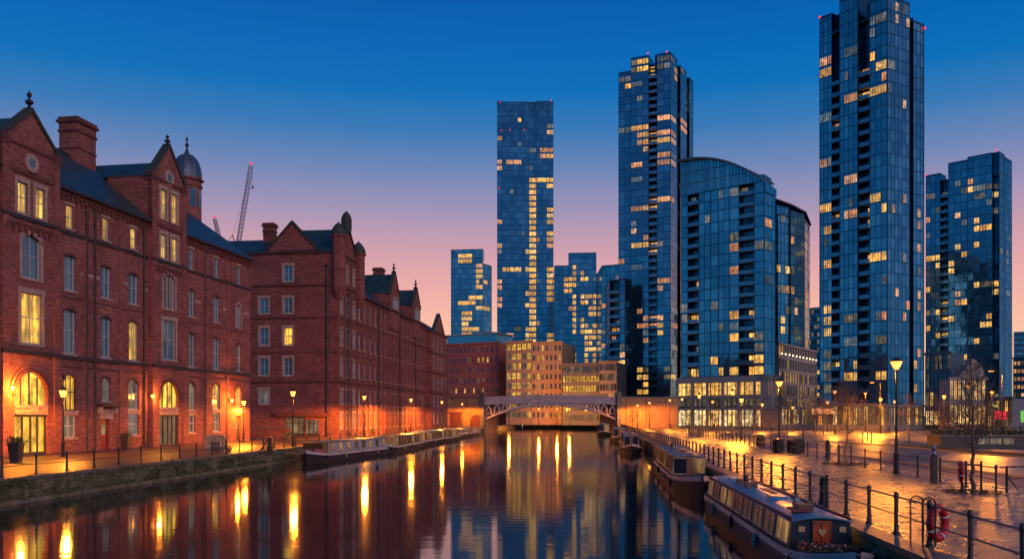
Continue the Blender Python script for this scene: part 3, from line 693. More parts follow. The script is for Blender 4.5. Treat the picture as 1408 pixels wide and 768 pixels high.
# ---------------------------------------------------------------- warehouse 2 (beyond, facing both the yard and the canal)
def warehouse_two():
    k = (850-704)/F; cx, cy_ = -26.8, 134.0
    fd = Vector((-1, k)).normalized()
    Fw = Wall((cx+fd.x*34, cy_+fd.y*34), (cx, cy_))
    Y2 = 196.0; Sw = Wall((cx, cy_), (cx+k*(Y2-cy_), Y2))
    root = thing('brick_warehouse', (cx, cy_, 0), 'long dark brick warehouse with corner turrets and a row of small dormer gables', 'warehouse')
    FL = Fw.len; Z4 = 28.6; EA = 23.2
    rows = [(1.3,3.7),(5.1,7.3),(9.5,12.2),(14.2,16.9),(19.1,21.5)]
    wf = []
    for px in (363, 396):
        s = Fw.s_at(px)
        for i, (a, b) in enumerate(rows[1:]):
            if i == 0 and px > 380: continue
            wf.append((s, a, b, 1.4, 0, 'stone', 'lity' if (px > 380 and i == 2) else ('litdim' if i == 0 else 'pane')))
    s = Fw.s_at(396); wf.append((s, 24.0, 26.5, 1.4, 0, 'stone', 'pane'))
    opf = [op(w[0], w[3], w[1], w[2]) for w in wf]
    shop = op(Fw.s_at(406), 3.2, .03, 3.0); shop2 = op(Fw.s_at(428), 2.2, .03, 2.7)
    mb = MB(); wall_with_openings(mb, Fw, 0, FL, 0, Z4, opf+[shop, shop2])
    gs = (Fw.s_at(366), Fw.s_at(437)); gable_top(mb, root, Fw, gs[0], gs[1], Z4, 33.0)
    ws = []; s = 1.9; rg = random.Random(11); i = 0
    while s < Sw.len-1.2:
        for j, (a, b) in enumerate(rows):
            head = s < 9.6
            lt = 'pane'
            if j < 2 and rg.random() < .3: lt = 'litdim'
            if j == 1 and rg.random() < .15: lt = 'lity'
            ws.append((s, a, b, 1.25, .3 if j in (2, 3) else 0, 'sash' if not head else 'stone', lt))
        if head:
            ws.append((s, 24.3, 26.8, 1.0, 0, 'stone', 'pane'))
        s += 3.25 if i % 3 else 3.0; i += 1
    ops = [op(w[0], w[3], w[1], w[2], w[4]) for w in ws]
    HB = 10.5
    wall_with_openings(mb, Sw, 0, HB, 0, Z4, ops); wall_with_openings(mb, Sw, HB, Sw.len, 0, EA, ops)
    gable_top(mb, root, Sw, 1.2, HB-.9, Z4, 33.6)
    mb.poly([Sw.P(HB,EA-1), Sw.P(HB,EA-1,-34), Sw.P(HB,Z4,-34), Sw.P(HB,Z4)])
    mb.poly([Sw.P(Sw.len,0), Sw.P(Sw.len,0,-13), Sw.P(Sw.len,EA,-13), Sw.P(Sw.len,EA)])
    mb.poly([Sw.P(Sw.len,0,-13), Sw.P(HB,0,-13), Sw.P(HB,EA,-13), Sw.P(Sw.len,EA,-13)])
    mb.build('wall', M['brick2'], root); 
    # roofs
    rf = MB(); ZR = 33.0
    sL = Fw.s_at(385)
    rf.poly([Fw.P(sL,Z4-.1,.4), Fw.P(FL+.3,Z4-.1,.4), Fw.P(FL+.3,ZR,-HB/2), Fw.P(sL,ZR,-HB/2)]); rf.poly([Fw.P(sL,ZR,-HB/2), Fw.P(FL+.3,ZR,-HB/2), Fw.P(FL+.3,Z4-.1,-HB-.3), Fw.P(sL,Z4-.1,-HB-.3)])
    rf.poly([Fw.P(0,Z4-.1,.4), Fw.P(sL,Z4-.1,.4), Fw.P(sL,31.6,-HB/2), Fw.P(0,31.6,-HB/2)]); rf.poly([Fw.P(sL,Z4,0), Fw.P(sL,Z4,-HB), Fw.P(sL,ZR,-HB/2)])
    sm = sum(gs)/2
    rf.poly([Fw.P(gs[0]-.2,Z4,.1), Fw.P(sm,32.9,.1), Fw.P(sm,32.9,-6), Fw.P(gs[0]-.2,Z4,-6)]); rf.poly([Fw.P(sm,32.9,.1), Fw.P(gs[1]+.2,Z4,.1), Fw.P(gs[1]+.2,Z4,-6), Fw.P(sm,32.9,-6)])
    RZ = 28.6
    rf.poly([Sw.P(HB,EA-.1,.4), Sw.P(Sw.len,EA-.1,.4), Sw.P(Sw.len,RZ,-6.5), Sw.P(HB,RZ,-6.5)]); rf.poly([Sw.P(HB,RZ,-6.5), Sw.P(Sw.len,RZ,-6.5), Sw.P(Sw.len,EA-.1,-13.3), Sw.P(HB,EA-.1,-13.3)])
    # dormer gables
    for px, zp in ((541.5, 30.6), (571.5, 30.2)):
        c = Sw.s_at(px); w = 3.4 if px < 580 else 2.6
        DW = Sw.shift(.25)
        dm = MB(); DW.box(dm, c-w, c+w, EA-3.5, 26.3, -5, 0, 0)
        gable_top(dm, root, DW, c-w, c+w, 26.3, zp, .5); dm.build('dormer', M['brick2'], root)
        rf.poly([Sw.P(c-w-.1,26.3,.1), Sw.P(c,zp-.2,.1), Sw.P(c,zp-.2,-7), Sw.P(c-w-.1,26.3,-7)]); rf.poly([Sw.P(c,zp-.2,.1), Sw.P(c+w+.1,26.3,.1), Sw.P(c+w+.1,26.3,-7), Sw.P(c,zp-.2,-7)])
        for sx in (-1.4, 0, 1.4):
            put_window(root, Sw.shift(.56), c+sx, 23.6, .9, 2.2, 0, 'narrow', 'pane', 'dormer_window')
    rf.build('roof', M['slate'], root)
    for px, zp in ((541.5, 30.9), (571.5, 30.5)):
        t = MB(); finial(t, Sw.P(Sw.s_at(px), zp, 0), 1.7, .3); t.build('finial', M['iron'], root)
    tr = MB()
    for zz, h, o_ in ((8.4,.3,.2),(13.0,.14,.08),(18.3,.25,.14),(23.3,.3,.24)):
        Fw.box(tr, 0, FL+o_, zz, zz+h, 0, o_); Sw.box(tr, 0, Sw.len, zz, zz+h, 0, o_)
    Fw.box(tr, 0, FL, Z4-.3, Z4-.05, 0, .3); Sw.box(tr, 0, HB, Z4-.3, Z4-.05, 0, .2)
    n = int((Sw.len-HB)/.7)
    for i in range(n): s_ = HB+(i+.5)*(Sw.len-HB)/n; Sw.box(tr, s_-.17, s_+.17, 22.5, 23.0, 0, .16)
    tr.build('string_courses', M['brickdk'], root)
    pl = MB(); s_ = 3.5
    for i in range(0, 19):
        s_ = .4+i*3.25; 
        if s_ < Sw.len: Sw.box(pl, s_-.22, s_+.22, 0, 22.4 if s_ > HB else 28, 0, .16)
    pl.build('pilasters', M['brick2'], root)
    for w in wf: put_window(root, Fw, w[0], w[1], w[3], w[2]-w[1], w[4], w[5], w[6])
    for w in ws: put_window(root, Sw, w[0], w[1], w[3], w[2]-w[1], w[4], w[5], w[6])
    # corner turrets with small domes, tall pinnacle between
    for (pp, z0, z1) in ((Sw.P(.2,0,.1), 22.6, 31.0), (Sw.P(HB-.2,0,.2), 22.6, 30.0)):
        t = MB(); r = 1.05
        t.lathe((pp.x,pp.y,0), [(.3,z0-1.6),(r,z0),(r,z0+3.0),(r+.12,z0+3.05),(r+.12,z0+3.3),(r,z0+3.35),(r,z1-.4),(r+.25,z1-.25),(r+.25,z1)], 8)
        tu = t.build('turret', M['brick2'], root)
        t = MB(); t.lathe((pp.x,pp.y,0), [(r+.15,z1),(r+.12,z1+.5),(r*.85,z1+1.1),(r*.5,z1+1.6),(.15,z1+1.9),(.05,z1+2.1)], 12); t.build('dome', M['moss'], tu)
    t = MB(); pp = Sw.P((HB)/2,0,-.25); t.lathe((pp.x,pp.y,0), [(.75,32.4),(.85,33.2),(.85,34.6),(.6,35.3),(.25,35.7),(.05,35.9)], 10); t.build('pinnacle', M['moss'], root)
    for s_ in (FL-1.6,): downpipe(root, Fw, s_, .1, 26.5, .16)
    for px in (478, 520, 549, 571): downpipe(root, Sw, Sw.s_at(px), .1, 22.8, .12)
    ch = Sw.shift(-6.5); q = ch.P(ch.s_at(521), 0); chimney(root, (q.x,q.y), 2.2, 1.8, 26.5, 33.8, Sw, 'brick2')
    q = Fw.P(Fw.s_at(361.5)-1.0, 0, -5.2); chimney(root, (q.x,q.y), 1.7, 1.5, 30.5, 34.2, Fw, 'brick2')
    # shop front at ground level
    for o_, lt in ((shop, 'litdim'), (shop2, 'litdim')):
        q = MB(); Fw.box(q, o_['s0'], o_['s1'], .1, o_['z1'], -.34, -.28); d = q.build('shop_window', M[lt], root)
        q = MB(); 
        for i in range(4): x = o_['s0']+i*(o_['s1']-o_['s0'])/3; Fw.box(q, x-.06, x+.06, .1, o_['z1'], -.27, -.18)
        Fw.box(q, o_['s0'], o_['s1'], .05, .6, -.27, -.16); Fw.box(q, o_['s0'], o_['s1'], 2.1, 2.22, -.27, -.18); q.build('frame', M['framedk'], d)
    q = MB(); Fw.box(q, shop['s0']-1.5, shop2['s1']+2, 3.15, 3.75, 0, .5); q.build('shop_fascia', M['brickdk'], root)
    return Fw, Sw, root
W2F, W2S, root2 = warehouse_two()
# projecting end pavilion beyond warehouse two
def pavilion():
    k = (850-704)/F
    A = W2S.P(W2S.len, 0, 1.1); B = Vector((-26.8+k*(214-134)+1.1, 214))
    W = Wall(A, B); Fr = Wall(W.P(0,0,-15), W.P(0,0,0))
    root = thing('brick_annexe', A, 'narrow dark brick annexe closing the far end of the warehouse row', 'annexe')
    mb = MB(); wins = []
    for z0 in (1.6, 5.4, 9.5, 14.2, 18.2):
        for s in (3.2, 7.6, 12.0): 
            if s < W.len-1: wins.append((s, z0))
    ops = [op(s, 1.3, z, z+2.2) for s, z in wins]
    wall_with_openings(mb, W, 0, W.len, 0, 22.5, ops); wall_with_openings(mb, Fr, 0, Fr.len, 0, 22.5, [])
    gable_top(mb, root, W, 3, W.len-3, 22.5, 26.8)
    mb.poly([W.P(W.len,0), W.P(W.len,0,-15), W.P(W.len,22.5,-15), W.P(W.len,22.5)])
    mb.build('wall', M['brick2'], root)
    rf = MB(); a, b, c, d = W.P(-.3,22.5,.3), W.P(W.len+.3,22.5,.3), W.P(W.len+.3,22.5,-15), W.P(-.3,22.5,-15); t0, t1 = W.P(5,27.2,-7.5), W.P(W.len-5,27.2,-7.5)
    rf.poly([a,b,t1,t0]); rf.poly([b,c,t1]); rf.poly([c,d,t0,t1]); rf.poly([d,a,t0]); rf.build('roof', M['slate'], root)
    tr = MB()
    for zz in (8.4, 13, 17.6, 22.1): W.box(tr, -.2, W.len, zz, zz+.3, 0, .2); Fr.box(tr, 0, Fr.len, zz, zz+.3, 0, .2)
    tr.build('string_courses', M['brickdk'], root)
    for s, z in wins: put_window(root, W, s, z, 1.3, 2.2, 0, 'sash', 'pane')
pavilion()
# low yard wall between the two warehouses
mb = MB(); Fy = W2F.shift(3.0); root = thing('yard_wall', Fy.P(Fy.s_at(380), 0), 'low brick yard wall in front of the second warehouse shop', 'wall')
Fy.box(mb, Fy.s_at(350), Fy.s_at(398), 0, 1.3, -.3, 0); mb.build('wall_face', M['brick2'], root); mb = MB(); Fy.box(mb, Fy.s_at(350)-.1, Fy.s_at(398)+.1, 1.3, 1.45, -.38, .08); mb.build('coping', M['coping'], root)
# ---------------------------------------------------------------- glass towers
def bal_mesh(w, r):
    def mk():
        b = MB(); b.box(-w/2, w/2, -.25, r, 0, .18, 0); sl = b.mesh('slab', M['slab'])
        g = MB(); g.box(-w/2+.05, w/2-.05, -.22, -.17, .22, 1.15, 0); gl = g.mesh('balustrade', M['balglass'])
        h = MB(); h.box(-w/2, w/2, -.26, -.14, 1.15, 1.2, 0); hr = h.mesh('handrail', M['steel'])
        return sl, gl, hr
    return cached(('bal', round(w,1), round(r,1)), mk)
def litwin_mesh(w, h, kind, nb):
    def mk():
        g = MB(); g.box(-w/2, w/2, -.03, .02, 0, h); a = g.mesh('window', M[kind])
        f = MB()
        for k in range(nb*2+1): x = -w/2+w*k/(nb*2); f.box(x-.05, x+.05, -.07, -.03, 0, h)
        f.box(-w/2, w/2, -.065, -.031, h*.28-.03, h*.28+.03)
        return a, f.mesh('frame', M['darkgrid'])
    return cached(('lw', round(w,2), round(h,2), kind, nb), mk)
class Face:
    pass
def tower(name, label, cat, pts, segs, ztops, fh, lit=[], glass='glass', group=None, z0=0.0, bay=1.5, crown=None, back=None, mull='darkgrid', spand=.32, dots=(), balfrom=0, dim=0, seed=1, band_every=0, fin=.065, top_band=None, balz=None, topslab=0.5):
    """pts: plan corners left to right; segs: per edge, list of (x0,x1,type) in photo columns; ztops: height per segment"""
    rg = random.Random(seed)
    c = Vector((sum(p[0] for p in pts)/len(pts), sum(p[1] for p in pts)/len(pts), z0))
    root = thing(name, c, label, cat, group)
    cw = MB(); gr = MB(); hull = MB(); faces = []
    for e, (P0, P1) in enumerate(zip(pts, pts[1:])):
        W = Wall(P0, P1)
        for (x0, x1, ty, zt) in segs[e]:
            s0 = max(0, W.s_at(x0)) if x0 is not None else 0; s1 = min(W.len, W.s_at(x1)) if x1 is not None else W.len
            if x1 is not None and abs(W.s_at(x1)-W.len) < .4: s1 = W.len
            if s1 <= s0+.1: continue
            f = Face(); f.W = W; f.s0 = s0; f.s1 = s1; f.ty = ty; f.zt = zt; f.out = {'b': -1.7, 'n': -1.2, 'g': 0, 'p': .5, 'd': -.5}[ty]
            f.n = max(1, round((s1-s0)/bay)); f.nf = int((zt-z0)/fh); faces.append(f)
    for fi, f in enumerate(faces):
        W = f.W; o = f.out; w = f.s1-f.s0; bw = w/f.n
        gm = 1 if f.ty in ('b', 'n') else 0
        hull.poly([W.P(f.s0,z0,o-.25), W.P(f.s1,z0,o-.25), W.P(f.s1,f.zt,o-.25), W.P(f.s0,f.zt,o-.25)], 0)
        for j in range(f.nf+1):
            za = z0+j*fh+spand; zb = min(z0+(j+1)*fh, f.zt)
            if zb-za < .4: continue
            for i in range(f.n):
                a = f.s0+i*bw; b = a+bw
                t1, t2 = rg.gauss(0,.010), rg.gauss(0,.010)
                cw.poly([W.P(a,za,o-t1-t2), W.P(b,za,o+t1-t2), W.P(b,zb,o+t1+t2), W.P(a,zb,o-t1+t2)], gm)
            if f.ty != 'b' or j == 0:
                W.box(gr, f.s0, f.s1, za-spand, za, o-.05, o+.05, 1)
            elif f.ty == 'b': W.box(gr, f.s0, f.s1, za-spand, za, o-.05, o+.04, 1)
        nm = f.n
        for i in range(nm+1):
            a = f.s0+i*bw; th = fin*(1.6 if i in (0, nm) else .55)
            W.box(gr, max(f.s0, a-th), min(f.s1, a+th), z0, f.zt, o+.052, o+.13 if i in (0,nm) else o+.09, 0)
        W.box(gr, f.s0, f.s1, f.zt-topslab, f.zt, o-.2, o+.14, 0)
        # returns of recessed or projecting bays
        for sd, s in ((0, f.s0), (1, f.s1)):
            if o != 0:
                q = [W.P(s,z0,0), W.P(s,z0,o), W.P(s,f.zt,o), W.P(s,f.zt,0)]
                hull.poly(q, 0)
        if f.ty == 'b':
            nb_ = 0
            for j in range(1, f.nf):
                zz = z0+j*fh
                if balz and not (balz[0] < zz < balz[1]): continue
                sl, gl, hr = bal_mesh(w, 1.6)
                p = W.P((f.s0+f.s1)/2, zz, 0)
                ob = inst('balcony', sl, root, p, W.rz); sub('balustrade', gl, ob); sub('handrail', hr, ob)
        # cap of this segment
        hull.poly([W.P(f.s0,f.zt,o), W.P(f.s1,f.zt,o), W.P(f.s1,f.zt,-6), W.P(f.s0,f.zt,-6)], 0)
        for s in (f.s0, f.s1): hull.poly([W.P(s,f.zt-8,o), W.P(s,f.zt,o), W.P(s,f.zt,-6), W.P(s,f.zt-8,-6)], 0)
    zlow = min(f.zt for f in faces)-.3
    # sides and back of the block
    A = Vector(pts[0]); B = Vector(pts[-1])
    if back is None:
        D = A+B-Vector(pts[len(pts)//2]) if len(pts) > 2 else None
        bp = [B, D, A]
    else:
        n = Vector((0, 1)); bp = [B, B+Vector((back[2] if len(back) > 2 else 0, back[0])), A+Vector((back[1], back[0])), A]
    for a, b in zip(bp, bp[1:]):
        W = Wall(a, b); n = max(1, round(W.len/bay)); zt = zlow
        nf = int((zt-z0)/fh)
        hull.poly([W.P(0,z0,-.3), W.P(W.len,z0,-.3), W.P(W.len,zt,-.3), W.P(0,zt,-.3)], 0)
        for j in range(nf+1):
            za = z0+j*fh+spand; zb = min(z0+(j+1)*fh, zt)
            if zb-za < .4: continue
            for i in range(n): cw.poly([W.P(i*W.len/n,za), W.P((i+1)*W.len/n,za), W.P((i+1)*W.len/n,zb), W.P(i*W.len/n,zb)], 0)
            W.box(gr, 0, W.len, za-spand, za, -.05, .05, 1)
    hull.prism([tuple(p) for p in ([Vector(p) for p in pts][::1]+bp[1:-1])], zlow-.3, zlow, 0)
    cw.build('curtain_wall', [M[glass], M['glassdk']], root)
    gr.build('mullion_grid', [M[mull], M['spandrel']], root)
    hull.build('core', M['glassdk'], root)
    # lit rooms: (px0, px1, py, kind)
    used = set(); cnt = 0
    def face_at(px):
        best = None
        for f in faces:
            s = f.W.s_at(px)
            if f.s0-.01 <= s <= f.s1+.01: best = f
        return best
    for (a, b, py, kind) in lit:
        b = max(b, a+.5); x = a+.3
        mid = (a+b)/2
        f = face_at(mid)
        if f is None: continue
        bw = (f.s1-f.s0)/f.n; s0 = f.W.s_at(a); s1 = f.W.s_at(b)
        i0 = max(0, min(f.n-1, int(round((s0-f.s0)/bw)))); i1 = max(i0+1, min(f.n, int(round((s1-f.s0)/bw))))
        z = f.W.z_at(mid, py); j = int((z-z0)/fh)
        if j < 0 or z0+(j+1)*fh > f.zt+.2: continue
        if any((id(f), j, i) in used for i in range(i0, i1)): continue
        for i in range(i0, i1): used.add((id(f), j, i))
        h = fh-spand-.7
        wm, fm = litwin_mesh(round((i1-i0)*bw-.22, 2), round(h, 2), kind, i1-i0)
        p = f.W.P(f.s0+(i0+i1)/2*bw, z0+j*fh+spand+.1, f.out+.1)
        ob = inst('window', wm, root, p, f.W.rz); sub('frame', fm, ob); cnt += 1
    k = 0; tries = 0
    while k < dim and cnt < 99 and tries < 500:
        tries += 1
        f = rg.choice(faces); j = rg.randint(1, max(1, f.nf-2)); 
        if rg.random() < .5: j = min(j, rg.randint(1, max(1, f.nf-2)))
        i0 = rg.randrange(f.n); n_ = min(f.n-i0, rg.choice((1,1,1,2)))
        if any((id(f), j, i) in used for i in range(i0, i0+n_)): continue
        for i in range(i0, i0+n_): used.add((id(f), j, i))
        bw = (f.s1-f.s0)/f.n
        kind = rg.choice(('litc','litc','litc','litdim','litp','lit'))
        wm, fm = litwin_mesh(round(n_*bw-.22, 2), round(fh-spand-.7, 2), kind, n_)
        ob = inst('window', wm, root, f.W.P(f.s0+(i0+n_/2)*bw, z0+j*fh+spand+.3, f.out+.1), f.W.rz); sub('frame', fm, ob); cnt += 1; k += 1
    for (px, py) in dots:
        f = face_at(px) or faces[0]
        p = f.W.P(f.W.s_at(px), f.W.z_at(px, py), .35)
        b = MB(); b.lathe(p, [(.12,-.3),(.24,0),(.24,.25),(.1,.4)], 8); b.build('beacon', M['redlight'], root)
    return root, faces
def L_(scale, ox, oy, rows, kind='lit'):
    o = []
    for y, spans in rows:
        for sp_ in spans:
            kd = sp_[2] if len(sp_) > 2 else kind
            o.append((ox+sp_[0]/scale, ox+sp_[1]/scale, oy+y/scale, kd))
    return o
def split(lst, w):      # long lit rows become several windows, so each stays one room
    o = []
    for a, b, y, k in lst:
        n = max(1, round((b-a)/w)); 
        for i in range(n): o.append((a+(b-a)*i/n, a+(b-a)*(i+1)/n, y, k))
    return o
# --- tall slim slab tower (centre)
Yt = 480; xa = dp(683.5,Yt).x; xb = dp(761,Yt).x; zt = zat(139,Yt); fh = 8.2/F*Yt
col = []
y = 245.
while y < 467: col.append((728.6,736,y,'lit')); y += 8.2
col += [(753,760,y_,'lit') for y_ in (211,245,253,285,293,301,318.2,326,368,376,384,393,401,409.5,457.5,465)]+[(753,760,185,'litp'),(753,760,335,'litp')]
col += [(720,725,y_,'lit') for y_ in (343,401,418,449,457,465)]+[(718.5,722,317.5,'litc')]
col += [(684.5,689,y_,'litp') for y_ in (186,220,228,301.5,335,384.5,393,411,416)]
col += [(695,700,368,'lit'),(700,703,368,'lit'),(703,706,368,'lit'),(706,718,368,'lit'),(689,693,368,'lit'),(720,724,368,'lit'),(698,704,220,'litp'),(706,718,220,'litp'),(737,753,243.5,'lit'),(741,752,203,'litp'),(742,750,211,'litp'),(710,718,195,'litc'),(738,743,327,'litp'),(738,742,384,'litc'),(738,743,441,'litp'),(698,704,458,'litp'),(729,735,203,'litc'),(753,760,176,'litc'),(753,760,203,'litp')]
nx = (726.5,)
tower('skyscraper', 'tallest slim flat-fronted blue glass tower in the centre with one unbroken column of lit rooms', 'skyscraper', [(xa,Yt),(xb,Yt)],
      [[(683.5,690.5,'g',zt),(690.5,727.5,'g',zt-.4),(727.5,737.5,'d',zt-.4),(737.5,761,'g',zt)]], None, fh, col, 'glass2', bay=2.0, back=(24,0,0), dots=((687.5,140.5),(757.5,139),(689.5,179.5),(701,179),(721,178.7),(686,258.5)), spand=.35, seed=2, dim=6)
# --- small tower at left (behind the brick block)
Yt = 600; P = [(dp(620,Yt+3).x,Yt+3),(dp(664,Yt).x,Yt),(dp(676,Yt+10).x,Yt+10)]
rows = [(80,[(103,128),(130,155)]),(97,[(103,128),(130,155)]),(143,[(165,185)]),(160,[(165,185)]),(178,[(168,180),(188,205)]),(195,[(170,185)]),(228,[(140,165),(167,200)]),(247,[(105,135),(140,165)]),(270,[(168,190),(192,213)]),(288,[(108,135),(140,150)]),(303,[(120,155)]),(318,[(120,145)]),(333,[(108,140),(142,180)]),(347,[(110,150)])]
tower('glass_tower', 'small blue glass tower standing alone between the warehouses and the slim skyscraper', 'tower', P, [[(620,664,'g',zat(342,Yt))],[(664,676,'g',zat(364,Yt+6))]], None, 3.6, L_(2.559,590,320,rows), 'glass', bay=2.6, seed=3, dim=8)
# --- crown screen on that tower
# --- blocky yellow-lit office tower
Yt = 440; P = [(dp(762,Yt+2).x,Yt+2),(dp(827.5,Yt).x,Yt)]
rows = [(105,[(90,110)]),(133,[(90,120),(125,148)]),(160,[(42,60),(70,85),(92,120),(125,145),(155,170),(185,200,'litc')]),(188,[(42,58),(70,84),(92,120)]),(214,[(42,60),(66,84)]),(245,[(92,120),(130,148),(155,185),(187,215)]),(270,[(92,120),(125,148),(155,180),(182,208)]),(300,[(66,84,'litp'),(92,120),(180,208)]),(328,[(92,118),(180,208)]),(355,[(92,120),(125,150)]),(385,[(92,120),(125,150),(155,180),(182,205),(206,222)]),(410,[(95,120),(125,150),(155,185),(190,220)]),(437,[(160,175),(180,200)]),(465,[(160,175),(180,195),(205,220)]),(490,[(45,62,'litp'),(160,175),(180,200)]),(518,[(68,90),(95,120),(160,178),(182,205)]),(545,[(68,90),(92,115),(160,180),(182,205)])]
tower('office_tower', 'stepped dark blue office tower with many yellow square windows behind the iron bridge', 'office tower', P,
      [[(762,781.5,'g',zat(364,Yt)),(781.5,820,'p',zat(347,Yt)),(820,827.5,'g',zat(376,Yt))]], None, 2.95, L_(3.49,760,340,rows), 'glass2', bay=2.1, back=(25,0,0), seed=4)
# --- slab behind the crown tower
Yt = 405; P = [(dp(827,Yt).x,Yt),(dp(852,Yt-4).x,Yt-4)]
rows = [(255,[(258,266)]),(285,[(238,245),(255,266)]),(465,[(238,248),(252,264)]),(490,[(252,262)]),(400,[(258,266)])]
tower('glass_block', 'plain teal glass slab squeezed between the office tower and the crowned tower', 'building', P, [[(827,852,'g',zat(365,Yt))]], None, 3.1, L_(3.49,760,340,rows,'litp'), 'glass3', bay=2.4, back=(20,0,0), seed=5, dim=6)
Yt = 316; P = [(dp(838.5,Yt).x,Yt),(dp(860,Yt-3).x,Yt-3)]
lit_ = L_(3.405,840,400,[(110,[(52,90,'litc')]),(155,[(10,42,'litdim'),(52,92,'litp')]),(235,[(52,92,'litc')]),(278,[(50,85,'litdim')]),(320,[(5,45),(52,85,'litc')]),(355,[(5,45),(52,85)]),(432,[(5,42,'litdim'),(52,90)]),(470,[(52,90,'litdim')]),(550,[(50,88,'litdim')])])
tower('apartment_block', 'lower balconied block tucked against the foot of the crowned tower', 'apartment block', P, [[(838.5,852,'b',zat(384,Yt)),(852,860,'g',zat(384,Yt))]], None, 2.95, lit_, 'glass2', bay=1.9, back=(14,0,0), seed=6, dim=8, mull='greysteel')
# --- crowned tower
Cx, Cy = 58.1, 320.0; P = [(40.0,327.9),(Cx,Cy),(71.7,345.7)]
rows3 = [(500,[(130,190),(205,220)]),(522,[(48,60,'litc'),(77,98,'litc'),(110,122),(275,345,'litp')]),(545,[(150,187,'litp'),(205,220),(235,265)]),(578,[(150,187,'litp'),(205,220),(235,262),(275,345)]),(440,[(275,345,'litp'),(350,378,'litp')]),(565,[(352,378,'litp')]),(528,[(352,378,'litp')]),(650,[(275,345,'litp'),(352,375,'litc')]),(690,[(275,345,'litp'),(352,378,'litp')]),(708,[(130,187,'litp')]),(620,[(205,220,'litp')]),(250,[(110,122),(132,190,'litc')]),(340,[(138,158,'litc')]),(450,[(405,440,'litp')]),(490,[(410,440,'litp')]),(395,[(385,400)]),(475,[(388,402,'litp')]),(600,[(388,402)]),(185,[(232,265)])]
rows4 = [(60,[(132,190,'litc')]),(175,[(235,265,'litp'),(280,350,'litp'),(352,365,'litp')]),(228,[(132,190,'litp'),(205,220,'litp'),(235,265)]),(318,[(115,128,'litc')]),(355,[(115,128,'litp')]),(428,[(205,222,'litp')]),(470,[(132,190),(205,222),(235,268)]),(512,[(240,268)]),(465,[(283,318,'litc')]),(595,[(132,190,'litc'),(352,368,'litc'),(112,128,'litp')]),(675,[(282,350,'litp')]),(715,[(282,315,'litp')]),(562,[(52,95,'litp')]),(80,[(388,400)]),(280,[(392,408,'litc')]),(240,[(392,408,'litc')]),(480,[(392,408,'litc')])]
rows5 = [(110,[(125,150,'litp'),(155,182,'litp'),(198,213,'litp'),(230,255,'litp'),(268,330,'litc')]),(152,[(125,180,'litp'),(198,213,'litp'),(225,258),(265,330,'litp')]),(190,[(230,255),(160,178,'litc')]),(235,[(150,180,'litp')]),(270,[(268,325,'litc')]),(355,[(132,152),(160,178,'litdim'),(235,258,'litdim')]),(392,[(132,152),(160,178),(232,258,'litdim'),(270,300)]),(432,[(160,182)]),(470,[(132,152),(160,182)]),(512,[(135,155,'litdim'),(160,178,'litdim'),(235,258,'litdim')]),(550,[(132,152),(160,182)])]
lt = L_(4.267,840,60,rows3)+L_(4.267,840,230,rows4)+L_(3.405,840,400,rows5)
crown = [(868.5,873,95.5,'litdim'),(873,878,95.5,'lity'),(878,883,95.5,'lity'),(883,887,95.5,'lit'),(887,892,95.5,'lity'),(868.5,874,86.5,'litdim'),(874,880,86.5,'lit'),(880,886,86.5,'litdim'),(886,892,86.5,'lity'),(887,892,78,'lity'),(894,902,94,'lity'),(904,909,94,'litdim'),(909,915,94,'litc'),(915,921,85,'litdim'),(904,909,85,'litdim'),(909,915,76,'litdim'),(923,927,84,'litdim'),(926,931,94,'lity'),(926,931,104,'lity'),(923,926,75,'litdim'),(936,940,96,'litdim'),(944,948,112,'lity'),(944,948,122,'lity'),(944,948,132,'lity'),(944,948,142,'lit'),(851,857,106,'litc'),(858,866,106,'litc')]
tower('skyscraper', 'tall dark blue tower with a glowing yellow crown', 'skyscraper', P,
      [[(850.5,868,'g',132.0),(868,892.5,'p',136.5),(892.5,903.5,'b',134),(903.5,922,'g',136.5)],[(922,931,'g',136.5),(931,935.5,'n',134),(935.5,944,'g',136),(944,948,'n',135),(948,953,'g',135.5)]], None, 2.72, crown+lt, 'glass2', bay=2.1, seed=7, dots=((917,72),(891,74)), spand=.28, dim=8, balz=(8,130))
# --- big tower on the right
P = [(82.8,235.0),(94.6,220.0),(107.4,227.6)]
r1 = [(85,[(302,345,'litc'),(345,390,'litc')]),(150,[(305,345,'litc')]),(285,[(175,245,'litc')]),(320,[(318,345),(345,402)]),(340,[(50,85,'litp'),(85,122,'litp')]),(375,[(318,360,'litp'),(360,402,'litp')]),(410,[(50,108)]),(440,[(320,402,'litc')]),(495,[(320,402)]),(500,[(178,242,'litp')]),(415,[(175,210,'litc')]),(310,[(410,440,'litc')]),(445,[(412,432,'litc')]),(540,[(475,503,'litp')]),(515,[(265,300)]),(380,[(265,300,'litp')]),(60,[(448,470,'litp')]),(115,[(450,472,'litp')]),(80,[(485,503,'litdim')]),(125,[(492,512,'litp')]),(595,[(50,108,'litc')]),(660,[(118,155,'litp')])]
r2 = [(150,[(55,90,'litp'),(90,120,'litc')]),(190,[(178,242,'litp')]),(310,[(130,158)]),(340,[(322,365),(365,408),(415,445,'litp'),(478,508,'litp')]),(385,[(55,110),(113,155)]),(360,[(268,308,'litp'),(205,238,'litc')]),(425,[(178,205,'litp'),(205,242,'litp')]),(435,[(125,158)]),(465,[(268,308)]),(510,[(58,103)]),(570,[(60,85,'litdim')]),(640,[(322,365),(365,408)]),(652,[(270,308)]),(685,[(60,108)]),(605,[(125,155,'litdim')]),(655,[(480,498,'litc')]),(750,[(375,390,'litc')]),(390,[(555,568,'litp')]),(440,[(555,568,'litp')]),(605,[(558,572,'litp')]),(670,[(555,568,'litc')])]
